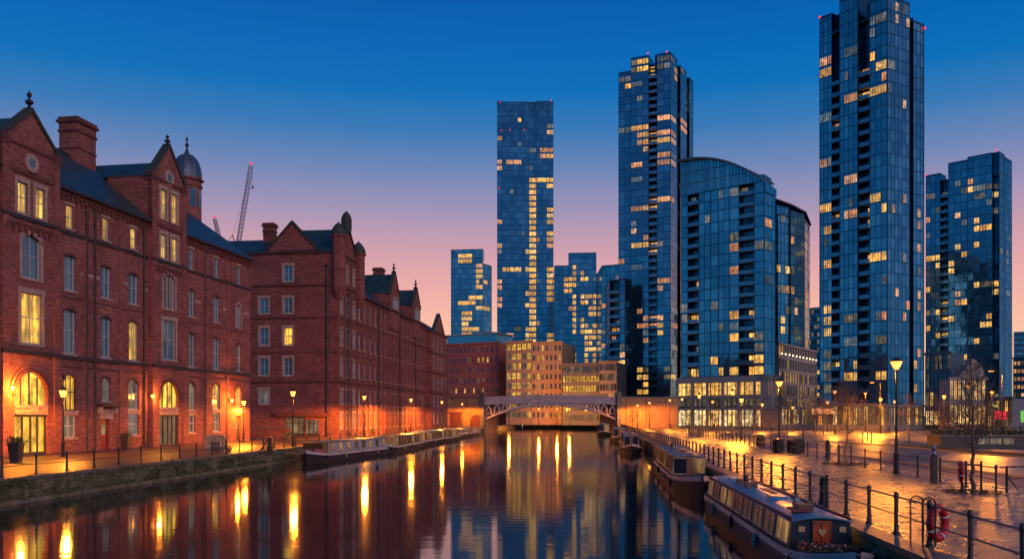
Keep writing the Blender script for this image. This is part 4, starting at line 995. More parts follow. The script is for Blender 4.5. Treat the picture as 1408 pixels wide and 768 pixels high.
r3 = [(175,[(58,85),(85,108)]),(230,[(60,85),(85,108)]),(285,[(60,105),(118,150)]),(445,[(70,110,'litdim'),(115,145),(218,242)]),(505,[(175,210),(210,243),(318,335),(350,390)]),(215,[(172,210,'litdim'),(210,243,'litdim'),(320,345,'litc'),(375,390,'litp')]),(325,[(172,243,'litc'),(320,370,'litdim')]),(160,[(473,487,'litp')]),(90,[(420,432,'litp')]),(215,[(463,476,'litp')]),(450,[(515,540)]),(560,[(512,524),(120,140)]),(105,[(535,546,'litp')]),(150,[(535,546,'litp')]),(400,[(540,552,'litp')]),(560,[(60,100,'litdim')]),(380,[(70,100,'litdim')]),(500,[(62,110,'litdim')])]
tower('skyscraper', 'biggest glass tower, cut by the top of the picture, with two balcony stacks', 'skyscraper', P,
      [[(1127,1144,'g',110.3),(1144,1156,'b',110.0),(1156,1181,'p',112.4),(1181,1196,'b',106),(1196,1220,'g',109.6)],[(1220,1250.5,'g',109.4),(1250.5,1255.5,'n',106),(1255.5,1271.5,'g',105.3)]], None, 3.02, L_(3.841,1115,0,r1)+L_(3.841,1115,190,r2)+L_(2.962*1.25,1115,380,[]) + L_(3.659,1115,380,r3), 'glass', bay=1.45, seed=8, spand=.26, dots=((1128,24.5),(1270,40)), balz=(6,93), fin=.07)
# --- far right tower
P = [(150.3,317.1),(167.5,300.0),(177.2,309.5)]
r1 = [(260,[(390,420)]),(235,[(185,240,'litc'),(305,340,'litc'),(345,365,'litdim'),(390,412,'litdim')]),(270,[(215,240,'litdim'),(262,285,'lit'),(305,340,'litdim')]),(215,[(262,283,'litp')]),(300,[(50,100,'litc'),(102,155,'litc')]),(400,[(180,200,'litp'),(205,255),(275,300)]),(437,[(225,250,'litc'),(275,300),(315,350),(352,380)]),(390,[(52,75,'litp')]),(470,[(52,75,'litc')]),(350,[(388,410,'litc')]),(555,[(275,300)]),(565,[(182,220),(222,260)]),(600,[(215,250,'litc')]),(580,[(85,122)]),(622,[(50,85),(87,122)]),(645,[(160,175)]),(740,[(52,80),(395,435)]),(750,[(275,300),(320,380,'litdim')]),(560,[(420,435,'litdim'),(450,465,'litc')]),(610,[(450,465,'litc')]),(500,[(460,470,'litc')])]
r2 = [(20,[(275,300),(320,380),(395,435)]),(45,[(52,75)]),(80,[(133,155)]),(108,[(183,215,'litp'),(217,260)]),(120,[(133,155,'litdim')]),(158,[(55,80,'litdim'),(110,122),(133,155)]),(195,[(133,155),(160,172)]),(220,[(318,350),(352,380)]),(240,[(52,80),(88,122),(133,155)]),(300,[(278,298)]),(180,[(345,355),(368,378)])]
tower('skyscraper', 'dark blue glass tower with a lower shoulder, beyond the biggest tower', 'skyscraper', P,
      [[(1273,1293,'g',90.4),(1293,1304.5,'b',88),(1304.5,1331,'p',93.2),(1331,1365,'p',94),(1365,1374,'n',94)],[(1374,1381,'g',94),(1381,1391,'g',93.4)]], None, 2.8, L_(3.655,1260,190,r1)+L_(3.655,1260,390,r2), 'glass2', bay=1.9, seed=9, spand=.28, dots=((1369.5,207),(1274,241)), dim=8, balz=(22,84), fin=.08)
# --- teal block with bent front behind the curved one
P = [(dp(1068.5,278).x,278),(dp(1087,282).x,282),(dp(1106,288).x,288),(dp(1113,300).x,300)]
lt = L_(4.04,930,210,[(345,[(655,670,'litp'),(675,700,'litdim'),(702,720,'litdim')]),(490,[(640,655,'litp')]),(380,[(575,590,'litc')]),(455,[(705,722,'litp')]),(515,[(708,722,'litp')]),(555,[(705,720,'litp')]),(620,[(570,590)]),(660,[(600,625),(630,645,'litdim')]),(640,[(712,724,'litp')]),(745,[(570,590,'litdim'),(630,650)])])+L_(3.84,930,390,[(30,[(545,590,'litdim'),(600,620)]),(75,[(628,643,'litc')]),(160,[(545,565),(568,590,'litdim'),(630,645,'litp')]),(250,[(545,590)]),(55,[(680,693)]),(95,[(680,693,'litp')]),(310,[(680,693)])])
t6, f6 = tower('glass_tower', 'teal glass tower with a bent front and thin projecting roof, half behind the curved-roof block', 'tower', P, [[(None,None,'d',70.5)],[(None,None,'g',69.6)],[(None,None,'g',68.0)]], None, 3.25, lt, 'glass3', bay=2.0, back=(25,2,-6), seed=10, dim=6)
mb = MB(); q = [(P[0][0]-.5,P[0][1]-.8),(P[1][0],P[1][1]-1),(P[2][0]+.3,P[2][1]-1),(P[3][0]+.7,P[3][1])]
top = [zz for zz in (71.9,71.1,70.0,68.6)]
i = 0
bk = [(x-2, y+16) for x, y in q]
for a in range(3):
    A0 = (*q[a],top[a]); A1 = (*q[a+1],top[a+1]); B1 = (*bk[a+1],top[a+1]); B0 = (*bk[a],top[a])
    mb.extr([A0,A1,B1,B0],(0,0,.35))
mb.build('roof', M['slab'], t6)
# --- curved-roof apartment block
P0 = Vector((51.0,262.4)); P1 = Vector((70.8,245.0)); P2 = Vector((75.5,250.2))
Wc = Wall(P0, P1)
def bulge(px, o): s = Wc.s_at(px); p = Wc.P(s, 0, o); return (p.x, p.y)
P = [tuple(P0), bulge(962,.5), bulge(990,.9), bulge(1018,.7), tuple(P1), tuple(P2)]
r1 = [(155,[(95,113),(115,133)]),(178,[(312,345)]),(190,[(350,368,'litdim')]),(215,[(95,113),(115,133)]),(200,[(150,183),(208,230,'litdim'),(240,270,'litc')]),(235,[(285,315,'litc'),(318,350,'litc')]),(390,[(152,175,'litc')]),(630,[(285,312,'litp'),(314,342,'litp')]),(240,[(62,85,'litc')]),(440,[(310,330,'litdim')]),(540,[(450,480,'litc')]),(360,[(493,520,'litp')]),(400,[(493,515,'litdim')]),(505,[(493,520,'litdim')]),(690,[(495,520,'litdim')])]
r2 = [(135,[(282,305),(307,332),(355,382),(384,410)]),(155,[(65,115)]),(140,[(195,215,'litc')]),(255,[(275,303),(305,330),(355,383),(385,410),(228,262,'litdim'),(420,460,'litc')]),(300,[(358,410)]),(310,[(440,460,'litc')]),(370,[(358,385),(387,412),(418,460)]),(432,[(195,218),(220,260),(275,315)]),(485,[(58,78),(80,100),(230,250),(365,405),(415,440)]),(195,[(318,332,'litc')])]
segs = [[(None,946,'g',71.5),(946,None,'b',71.0)],[(None,977,'g',72.0),(977,None,'g',72.0)],[(None,1003,'g',72.0),(1003,None,'g',72)],[(None,1037,'b',71),(1037,None,'g',71)],[(None,None,'g',67)]]
t7, f7 = tower('apartment_block', 'broad apartment block with a long curved roof and balcony stacks, over lit shops', 'apartment block', P, segs, None, 3.2, L_(4.04,930,210,r1)+L_(3.84,930,390,r2), 'glass3', bay=2.2, seed=12, z0=14.6, spand=.3, mull='greysteel', back=(26,6.5,7), balz=(16,66), dim=5, topslab=.2)
# upper glass wall following the curved roofline, and the roof slab
zc = lambda t: 79.3-1.0*t-9.2*max(0,t)**2.3
up = MB(); gr = MB(); rf = MB(); n = 26
for i in range(n):
    t0, t1 = i/n, (i+1)/n
    def pt(t):
        s = t*Wc.len; o = .9*sin(pi*t)
        return Wc.P(s, 0, o+.35)
    a, b = pt(t0), pt(t1); 
    up.poly([(a.x,a.y,69), (b.x,b.y,69), (b.x,b.y,zc(t1)), (a.x,a.y,zc(t0))], 0)
    gr.obox((a.x,a.y-.05,(69+zc(t0))/2), (.06,0,0), (0,.06,0), (0,0,(zc(t0)-69)/2))
    def rp(t, o):
        s = t*Wc.len; p = Wc.P(s, zc(t), o+.9*sin(pi*t)); return p
    rf.extr([rp(t0,1.7), rp(t1,1.7), rp(t1,-17+10.5*t1), rp(t0,-17+10.5*t0)], (0,0,.55))
for zz in (72.2, 75.4): 
    for i in range(n):
        t0, t1 = i/n, (i+1)/n
        if zc(t1) > zz:
            a, b = pt(t0), pt(t1); m_ = (a+b)/2; d = (b-a)/2; gr.obox((m_.x,m_.y-.05,zz), d*1.0, (0,.07,0), (0,0,.09))
a = P1; d2 = (P2-P1)
up.poly([(P1.x+.25,P1.y-.2,66),(P2.x+.3,P2.y-.2,66),(P2.x+.3,P2.y-.2,67.9),(P1.x+.25,P1.y-.2,69.3)])
up.build('upper_glazing', M['glass3'], t7); gr.build('upper_mullions', M['greysteel'], t7); rf.build('roof', M['slab'], t7)
# shop podium under it
PW = Wall((P0.x-1.6, P0.y-1.4), (P1.x+1.2, P1.y-2.4)); PS = Wall(PW.B, (P2.x+2.2, P2.y+1.2))
def shopfront(root, W, s0, s1, z0, z1, bayw, kind, depth=.4, fr='framedk'):
    n = max(1, round((s1-s0)/bayw)); w = (s1-s0)/n
    g = cached(('shop', round(w,2), round(z1-z0,2), kind), lambda: (lambda q: q.box(-w/2, w/2, .1, .2, 0, z1-z0).mesh('shop_window', M[kind]))(MB()))
    def fm():
        q = MB()
        for x in (-w/2+.08, 0, w/2-.08): q.box(x-.07, x+.07, .0, .1, 0, z1-z0)
        q.box(-w/2, w/2, .02, .1, (z1-z0)*.72, (z1-z0)*.72+.12); q.box(-w/2, w/2, 0, .1, 0, .25); return q.mesh('frame', M[fr])
    f = cached(('shopf', round(w,2), round(z1-z0,2), fr), fm)
    for i in range(n):
        o = inst('shop_window', g, root, W.P(s0+(i+.5)*w, z0, -depth), W.rz); sub('frame', f, o)
pm = MB()
for W in (PW, PS):
    W.box(pm, 0, W.len, 12.9, 14.6, -3, .1); W.box(pm, 0, W.len, 8.2, 8.9, -1, .1); W.box(pm, 0, W.len, 4.9, 5.7, -1, .3); W.box(pm, 0, W.len, 0, 14.5, -3, -1.1)
    n = 6 if W is PW else 2
    for i in range(n+1): s = i*W.len/n; W.box(pm, max(0,s-.35), min(W.len,s+.35), 0, 12.9, -1, .05)
    shopfront(t7, W, 0, W.len, .1, 4.9, 2.6, 'shop'); shopfront(t7, W, 0, W.len, 5.8, 8.1, 2.6, 'litdim'); shopfront(t7, W, 0, W.len, 9.0, 12.8, 2.6, 'lit')
pm.build('podium', M['stonepale'], t7)
pm = MB(); pm.prism([tuple(PW.P(0,0,-.2))[:2], tuple(PW.P(PW.len,0,-.2))[:2], tuple(PS.P(PS.len,0,-.2))[:2], (P2.x+6,P2.y+26), (P0.x+5,P0.y+26)], 13.9, 14.5); pm.build('podium_roof', M['slab'], t7)
# --- pale classical block
def flatblock(name, label, cat, A, B, h, floors, cols, wallm, winfn, deep=16, z0=.9, ww=.6, wh=.62, cornice=True, sashm=None, group=None, roofm='slab'):
    W = Wall(A, B); root = thing(name, W.P(W.len/2, 0), label, cat, group)
    fh = (h-z0)/floors; bw = W.len/cols; ops = []; items = []
    for j in range(floors):
        for i in range(cols):
            k = winfn(i, j)
            if k is None: continue
            w = bw*ww; a = op((i+.5)*bw, w, z0+j*fh+fh*.18, z0+j*fh+fh*(.18+wh)); ops.append(a); items.append((a, k))
    mb = MB(); wall_with_openings(mb, W, 0, W.len, 0, h, ops, .3)
    mb.poly([W.P(W.len,0), W.P(W.len,0,-deep), W.P(W.len,h,-deep), W.P(W.len,h)]); mb.poly([W.P(0,0,-deep), W.P(0,0), W.P(0,h), W.P(0,h,-deep)]); mb.poly([W.P(W.len,0,-deep), W.P(0,0,-deep), W.P(0,h,-deep), W.P(W.len,h,-deep)])
    mb.build('wall', M[wallm], root)
    q = MB(); q.poly([W.P(0,h-.05), W.P(W.len,h-.05), W.P(W.len,h-.05,-deep), W.P(0,h-.05,-deep)]); q.build('roof', M[roofm], root)
    if cornice:
        q = MB(); W.box(q, -.3, W.len+.3, h-.1, h+.5, -.4, .35); W.box(q, 0, W.len, z0+fh-.15, z0+fh+.15, 0, .15); q.build('cornice', M[wallm], root)
    for a, k in items:
        w = round(a['s1']-a['s0'],2); hh = round(a['z1']-a['z0'],2)
        def mk():
            p = MB(); p.box(-w/2, w/2, .2, .28, 0, hh); f = MB()
            for x in (-w/2+.05, 0, w/2-.05): f.box(x-.05, x+.05, .12, .2, 0, hh)
            f.box(-w/2, w/2, .13, .2, hh*.5-.05, hh*.5+.05); return p.mesh('window', M[k]), f.mesh('frame', M['framedk'])
        p, f = cached(('fb', w, hh, k), mk)
        o = inst('window', p, root, W.P((a['s0']+a['s1'])/2, a['z0']), W.rz); sub('frame', f, o)
    return root, W
rg = random.Random(21)
A = (dp(1070.5,262).x,262); B = (dp(1122.5,297).x,297)
rt, W = flatblock('office_building', 'pale stone office building with a row of small lamps under its cornice', 'office building', A, B, 24.8, 6, 15, 'stonepale', lambda i,j: 'shop' if j == 0 else ('lit' if rg.random() < (.6 if j < 4 else .15) else 'pane'), ww=.6, wh=.78, deep=8)
q = MB()
for i in range(16): s = i*W.len/15; W.box(q, max(0,s-.25), min(W.len,s+.25), 4.5, 21.5, 0, .12)
q.build('pilasters', M['stonepale'], rt)
for i in range(11):
    q = MB(); p = W.P((i+.5)*W.len/11, 21.9, .45); q.lathe(p, [(.05,-.1),(.2,0),(.2,.28),(.05,.4)], 8); q.build('wall_light', M['lampwhite'], rt)
# --- brick block and honey-stone block behind the bridge
A = (dp(606,345).x,345); B = (dp(686,332).x,332)
kl = {(9,5):'lity',(10,5):'lity',(3,2):'lit',(5,2):'lit',(7,2):'lit',(9,2):'lit',(3,1):'lit',(5,1):'lit',(8,1):'litdim',(9,1):'lit',(3,0):'lit',(5,0):'lit',(7,0):'lit',(8,3):'litdim',(5,4):'litdim',(9,3):'litdim',(8,5):'lity'}
rt, W = flatblock('brick_block', 'dark red brick block with small square windows and a glass penthouse', 'building', A, B, 31, 7, 13, 'brick3', lambda i,j: kl.get((i,j), 'litdim' if rg.random() < .06 else 'pane'), ww=.42, wh=.46, z0=3.5, deep=22)
q = MB(); W.box(q, 2, W.len-2, 31.0, 34.6, -14, -1.5); q.build('penthouse', M['glass3'], rt); q = MB(); W.box(q, 1, W.len-1, 34.6, 35.0, -15, -.6); W.box(q, 16, W.len-6, 35.0, 36.0, -12, -6); q.build('penthouse_roof', M['stonepale'], rt)
A2 = (dp(686.2,332).x,332); B2 = (dp(698,345).x,345)
flatblock('brick_wing', 'narrow brick side wing catching warm light beside the honey stone block', 'building', A2, B2, 30.5, 7, 4, 'brick3', lambda i,j: 'litdim' if rg.random() < .4 else 'pane', ww=.5, wh=.5, z0=3.5, deep=.6, cornice=False)
A = (dp(696,322).x,322); B = (dp(731,316).x,316)
flatblock('stone_block', 'honey stone block with wide brightly lit yellow windows behind the bridge', 'building', A, B, 30.2, 8, 5, 'lamplit', lambda i,j: ('lity' if (i in (2,4,1) and j > 0) or rg.random() < .3 else 'litdim') , ww=.8, wh=.62, z0=2, deep=20)
A = (dp(731.2,315.5).x,315.5); B = (dp(773,312).x,312)
flatblock('stone_block', 'plainer lamplit stone block with small scattered lit windows beside the yellow-lit one', 'building', A, B, 29.4, 8, 7, 'lamplit', lambda i,j: 'lity' if rg.random() < .25 else ('litdim' if rg.random() < .2 else 'pane'), ww=.5, wh=.55, z0=2, deep=20)
A = (dp(773.5,305).x,305); B = (dp(824,300).x,300)
flatblock('office_building', 'low glass office building with three long bands of lit windows above the bridge', 'office building', A, B, 21, 6, 13, 'slab', lambda i,j: 'lity' if (j in (4,) or (j == 3 and rg.random()<.9)) else ('litdim' if rg.random() < .6 else 'pane'), ww=.88, wh=.62, z0=1, deep=20)
A = (dp(824.2,299).x,299); B = (dp(848,297).x,297)
flatblock('office_building', 'grey framed low office building with a pale top storey, right of the banded one', 'office building', A, B, 21.5, 6, 6, 'stonepale', lambda i,j: 'litdim' if rg.random() < .5 else ('lit' if rg.random() < .4 else 'pane'), ww=.8, wh=.66, z0=1, deep=16)
# --- lower blocks between and right of the towers
A = (dp(1111,420).x,420); B = (dp(1131,414).x,414)
flatblock('office_building', 'distant blue striped office building in the gap left of the biggest tower', 'office building', A, B, zat(422,416), 15, 5, 'glass2', lambda i,j: 'lit' if j < 8 and rg.random() < .45 else ('litc' if rg.random() < .3 else 'pane'), ww=.92, wh=.5, deep=18, cornice=False)
A = (dp(1393,360).x,360); B = (dp(1440,352).x,352)
flatblock('office_building', 'dark office building at the right frame edge with warm horizontal windows', 'office building', A, B, zat(492,356), 8, 9, 'darkgrid', lambda i,j: 'litp' if rg.random() < .5 else 'litdim', ww=.8, wh=.45, deep=18)
A = (dp(1394,470).x,470); B = (dp(1450,462).x,462)
flatblock('glass_block', 'plain blue glass block rising behind the building at the right frame edge', 'building', A, B, zat(455,466), 16, 10, 'glass', lambda i,j: 'pane', ww=.92, wh=.7, deep=18, cornice=False)
# lit retail pavilions in front of the right towers
A = (dp(1272,214).x,214); B = (dp(1307,208).x,208)
flatblock('retail_building', 'two-storey glass shop building with a bright ground floor below the far right tower', 'shop', A, B, zat(486,210), 4, 6, 'greysteel', lambda i,j: 'shop' if j == 0 else ('lit' if j == 1 and rg.random() < .5 else ('litdim' if rg.random() < .4 else 'pane')), ww=.9, wh=.75, z0=.3, deep=5)
A = (dp(1306,203).x,203); B = (dp(1356,203).x,203)
rt, W = flatblock('retail_building', 'stone fronted shop building glowing orange behind the bare tree', 'shop', A, B, zat(521,202), 2, 9, 'stonepale', lambda i,j: 'shop' if rg.random() < .8 else 'lit', ww=.82, wh=.78, z0=.3, deep=5)
q = MB(); q.extr([W.P(1.5,zat(521,202)), W.P(W.len,zat(521,202)), W.P(W.len-1,zat(503,202)), W.P(5.5,zat(492,202))], (-W.n.x*2,-W.n.y*2,0)); q.build('sloping_parapet', M['stonepale'], rt)
A = (dp(1357,196).x,196); B = (dp(1392,190).x,190)
flatblock('retail_building', 'low dark fronted shop row with glowing windows at the foot of the far right tower', 'shop', A, B, zat(548,193), 2, 6, 'slab', lambda i,j: 'litdim' if rg.random() < .6 else 'lit', ww=.82, wh=.7, z0=.3, deep=10)
A = (dp(1075,222).x,222); B = (dp(1123,224).x,224)
flatblock('retail_building', 'long single-storey lit shop row beneath the pale classical office building', 'shop', A, B, 5.2, 1, 12, 'slab', lambda i,j: 'shop' if rg.random() < .7 else 'litdim', ww=.88, wh=.76, z0=.3, deep=10)
A = (dp(1124,208).x,208); B = (dp(1216,198).x,198)
flatblock('retail_building', 'lit ground-floor shop row in front of the biggest tower', 'shop', A, B, 5.6, 1, 13, 'slab', lambda i,j: rg.choice(('shop','shop','lit','litdim','litdim','pane')), ww=.86, wh=.78, z0=.3, deep=8)
A = (dp(1217,198).x,198); B = (dp(1270,208).x,208)
flatblock('retail_building', 'dim café front with a few warm windows right of the main street lamp', 'shop', A, B, 5.4, 1, 9, 'slab', lambda i,j: rg.choice(('lit','litdim','litdim','pane','shop')), ww=.8, wh=.78, z0=.3, deep=8)
A = (dp(930,236).x,236); B = (dp(1010,228).x,228)
# ---------------------------------------------------------------- iron arch bridge
def bridge():
    Yb = 232.0; W = Wall((dp(666,Yb).x,Yb), (dp(848,Yb-2).x,Yb-2)); Ln = W.len
    root = thing('iron_bridge', W.P(Ln/2, WZ), 'pale painted cast-iron arch bridge with pierced spandrels crossing the canal', 'bridge')
    zt = lambda t: 8.15+.55*(1-(2*t-1)**2)      # deck line
    za = lambda t: 2.0+4.05*(1-abs(2*t-1)**2.1)   # arch soffit
    n = 44
    M['bridgepaint'] = noisemat('faded_pink_bridge_paint', (.66,.48,.44), (.42,.3,.28), 1.2, .6)
    for row, o in (('near', 0), ('far', -9)):
        ar = MB(); pr = MB()
        for i in range(n):
            t0, t1 = i/n, (i+1)/n; a, b = t0*Ln, t1*Ln
            ar.extr([W.P(a,za(t0),o), W.P(b,za(t1),o), W.P(b,za(t1)+.55,o), W.P(a,za(t0)+.55,o)], (-W.n.x*.35,-W.n.y*.35,0))
            ar.extr([W.P(a,zt(t0)-2.0,o+.06), W.P(b,zt(t1)-2.0,o+.06), W.P(b,zt(t1)-1.65,o+.06), W.P(a,zt(t0)-1.65,o+.06)], (-W.n.x*.5,-W.n.y*.5,0))
            pr.extr([W.P(a,zt(t0)-1.65,o), W.P(b,zt(t1)-1.65,o), W.P(b,zt(t1)-.12,o), W.P(a,zt(t0)-.12,o)], (-W.n.x*.2,-W.n.y*.2,0))
            pr.extr([W.P(a,zt(t0)-.12,o+.1), W.P(b,zt(t1)-.12,o+.1), W.P(b,zt(t1)+.08,o+.1), W.P(a,zt(t0)+.08,o+.1)], (-W.n.x*.4,-W.n.y*.4,0))
            W.box(pr, a-.07, a+.07, zt(t0)-1.6, zt(t0)-.15, o, o+.08)
            W.box(pr, a+.15, b-.15, (zt(t0)+zt(t1))/2-1.35, (zt(t0)+zt(t1))/2-1.25, o, o+.05); W.box(pr, a+.15, b-.15, (zt(t0)+zt(t1))/2-.45, (zt(t0)+zt(t1))/2-.35, o, o+.05)
        m = 16
        for i in range(m):
            if 6 <= i <= 9: continue
            sp_ = MB()
            t0 = (i+.06)/m; t1 = (i+.94)/m; tm = (t0+t1)/2
            def lo(t): return za(t)+.5
            def hi(t): return zt(t)-1.95
            for (ta, fa, tb, fb) in ((t0, lo, tm, hi), (tm, hi, t1, lo)) if i in (0,1,2,13,14,15) else ((t0,lo,t0,hi),(t1,lo,t1,hi)):
                pa = W.P(ta*Ln, fa(ta), o-.15); pb = W.P(tb*Ln, fb(tb), o-.15)
                if (pb-pa).length > .3: sp_.cyl(pa, pb, .15, .15, 6)
            # ring in each panel
            zc_ = (lo(tm)+hi(tm))/2; r = min((hi(tm)-lo(tm))/2, (t1-t0)*Ln/2)*.92
            if r > .18:
                for k in range(12):
                    a0, a1 = 2*pi*k/12, 2*pi*(k+1)/12
                    sp_.cyl(W.P(tm*Ln+cos(a0)*r, zc_+sin(a0)*r, o-.15), W.P(tm*Ln+cos(a1)*r, zc_+sin(a1)*r, o-.15), .1, .1, 5, 0, False)
            sp_.build('spandrel', M['bridgepaint'], root)
        ar.build('arch_rib', M['bridgepaint'], root); pr.build('parapet', M['bridgepaint'], root)
    for o in (-2.6, -5.2, -7.4):
        ar = MB()
        for i in range(24):
            t0, t1 = i/24, (i+1)/24; ar.extr([W.P(t0*Ln,za(t0),o), W.P(t1*Ln,za(t1),o), W.P(t1*Ln,za(t1)+.6,o), W.P(t0*Ln,za(t0)+.6,o)], (-W.n.x*.3,-W.n.y*.3,0))
        ar.build('arch_rib', M['iron'], root)
    dk = MB()
    for i in range(n):
        t0, t1 = i/n, (i+1)/n; dk.extr([W.P(t0*Ln,zt(t0)-1.7,-.4), W.P(t1*Ln,zt(t1)-1.7,-.4), W.P(t1*Ln,zt(t1)-1.7,-9), W.P(t0*Ln,zt(t0)-1.7,-9)], (0,0,.35))
    dk.build('deck', M['asphalt'], root)
    # brick approach walls
    def abut(x0, x1, label, y1, hl, sgn):
        A = W.P(0,0,.4) if sgn < 0 else W.P(Ln,0,.4)
        if sgn < 0: ww = Wall((dp(x0,y1).x,y1), (A.x, A.y))
        else: ww = Wall((A.x, A.y), (dp(x1,y1).x, y1))
        r = thing('bridge_abutment', ww.P(ww.len/2,0), label, 'wall')
        q = MB(); 
        ww.box(q, 0, ww.len, -1.8, 8.0, -10, 0); q.build('wall_face', M['bridgebrick'], r)
        q = MB(); ww.box(q, -.1, ww.len+.1, 8.0, 8.35, -.7, .15); s = ww.len-1.2 if sgn < 0 else 0
        ww.box(q, s, s+1.2, -1.8, 9.1, -.8, .25); ww.box(q, s-.12, s+1.32, 9.1, 9.5, -.9, .37); q.build('coping', M['coping'], r)
        q = MB()
        n = int(ww.len/6)
        for i in range(n): s = 3+i*6; ww.box(q, s-.3, s+.3, 0, 8.0, 0, .25)
        q.build('buttress', M['bridgebrick'], r)
        return ww, r
    wl, rl = abut(603, 0, 'orange lit brick retaining wall at the left end of the iron bridge', 236, 0, -1)
    wr, rr_ = abut(0, 932, 'orange lit brick retaining wall at the right end of the iron bridge', 236, 0, 1)
    q = MB(); q2 = MB()
    c = wl.s_at(622); 
    q = MB(); wl.box(q, c-2.6, c+2.6, .02, 3.9, 0, .12); wl.box(q, c-2.9, c+2.9, 3.9, 4.3, 0, .3); q.build('doorway', M['brickdk'], rl)
    c = wl.s_at(655)
    q = MB()
    q.extr([wl.P(c+cos(pi*k/10)*2.2, .05+max(0,sin(pi*k/10))*3.6, .1) for k in range(11)], (-wl.n.x*.1,-wl.n.y*.1,0)); q.build('doorway', M['brickdk'], rl)
    return W
WB_ = bridge()
# a low warm-lit pavilion seen under the arch
A = (dp(742,372).x,372); B = (dp(838,368).x,368)
def pav():
    W = Wall(A, B); root = thing('canal_pavilion', W.P(W.len/2,0), 'low glowing glass pavilion on the bank seen under the bridge arch', 'pavilion')
    q = MB(); W.box(q, 0, W.len, 4.9, 5.4, -8, .6); q.build('roof', M['slab'], root)
    q = MB(); W.box(q, 0, W.len, 0, 4.9, -8, -1); q.build('wall', M['stonepale'], root)
    shopfront(root, W, 0, W.len, .1, 4.9, 3.0, 'shop')
pav()
# ---------------------------------------------------------------- railings
def railing(label, pts, spacing, y0, y1, h=1.1, name='railing', group=None, r=.055, skip=None, knob=True):
    pl = [Vector(p) for p in pts]
    def at(y):
        for a, b in zip(pl, pl[1:]):
            if a.y <= y <= b.y: return a.lerp(b, (y-a.y)/(b.y-a.y))
        return pl[0] if y < pl[0].y else pl[-1]
    p0 = at(y0); root = thing(name, (p0.x, p0.y, 0), label, 'railing', group)
    def mk():
        m = MB(); m.lathe((0,0,0), [(r*1.9,0),(r*1.9,.05),(r*1.15,.09),(r,.3),(r,h-.14),(r*1.25,h-.12),(r*1.25,h-.02),(r*1.1,h+.03),(r*.5,h+.07)] if knob else [(r,0),(r,h),(r*.8,h+.02)], 8); return m.mesh('post', M['black'], smooth=False)
    me = cached(('post', r, h, knob), mk)
    ys = []; y = y0
    while y <= y1+.01: ys.append(y); y += spacing
    far = MB(); cnt = 0
    for y in ys:
        p = at(y)
        if cnt < 99: inst('post', me, root, (p.x, p.y, 0))
        else: far.cyl((p.x,p.y,0), (p.x,p.y,h), r, r, 5)
        cnt += 1
    if far.v: o = far.build('post', M['black'], root); o['kind'] = 'stuff'
    for z, rr_ in ((h-.07, .028), (h*.5, .024)):
        m = MB()
        for a, b in zip(ys, ys[1:]):
            pa, pb = at(a), at(b); m.cyl((pa.x,pa.y,z), (pb.x,pb.y,z), rr_, rr_, 6, 0, False)
        m.build('rail', M['black'], root)
    return at
S = 2.36
atR = railing('black iron railing with round posts along the promenade edge above the moored boats', [(8.61+.0867*Y, Y) for Y in (0,250)], S, 12.55, 226, 1.12)
atR2 = railing('thinner black railing between the cobbled promenade and the road', [(RR(-20),-20),(RR(60),60),(RR(130),130),(RR(215),215)], 3.05, 37.3, 206, 1.15, r=.05)
atL = railing('black iron railing along the quay beside the warehouse pavement', [(x-1.0, y) for x, y in LQ[:7]], 2.94, 43.7, 221, 1.12)
# short return of the second railing at the frame edge
q = thing('railing', (24.4,38.2,0), 'short railing return with a sloping brace at the right frame edge', 'railing')
mb = MB(); mb.cyl((22.4,37.9,0),(22.4,37.9,1.2),.05); mb.build('post', M['black'], q); mb = MB(); mb.cyl((21.2,37.4,0),(21.2,37.4,1.15),.05); mb.build('post', M['black'], q)
mb = MB(); mb.cyl((20.85,37.3,1.1),(24.6,38.4,1.1),.03); mb.cyl((21.2,37.4,.6),(24.6,38.4,.6),.025); mb.cyl((21.2,37.4,.75),(21.75,37.5,.1),.03); mb.build('rail', M['black'], q)
mb = MB(); mb.cyl((24.6,38.4,0),(24.6,38.4,1.2),.05); mb.build('post', M['black'], q)
# rail on the traffic island
q = thing('railing', (43,112,0), 'pedestrian guard rail on the orange lit traffic island', 'railing')
for x, y in ((41.2,100),(42.2,105),(44.8,110),(45.5,100)): mb = MB(); mb.cyl((x,y,.1),(x,y,1.35),.06); mb.build('post', M['black'], q)
mb = MB(); mb.cyl((41.2,100,1.3),(42.2,105,1.3),.04); mb.cyl((45.5,100,1.3),(44.8,110,1.3),.04); mb.cyl((41.2,100,.7),(42.2,105,.7),.03); mb.build('rail', M['black'], q)
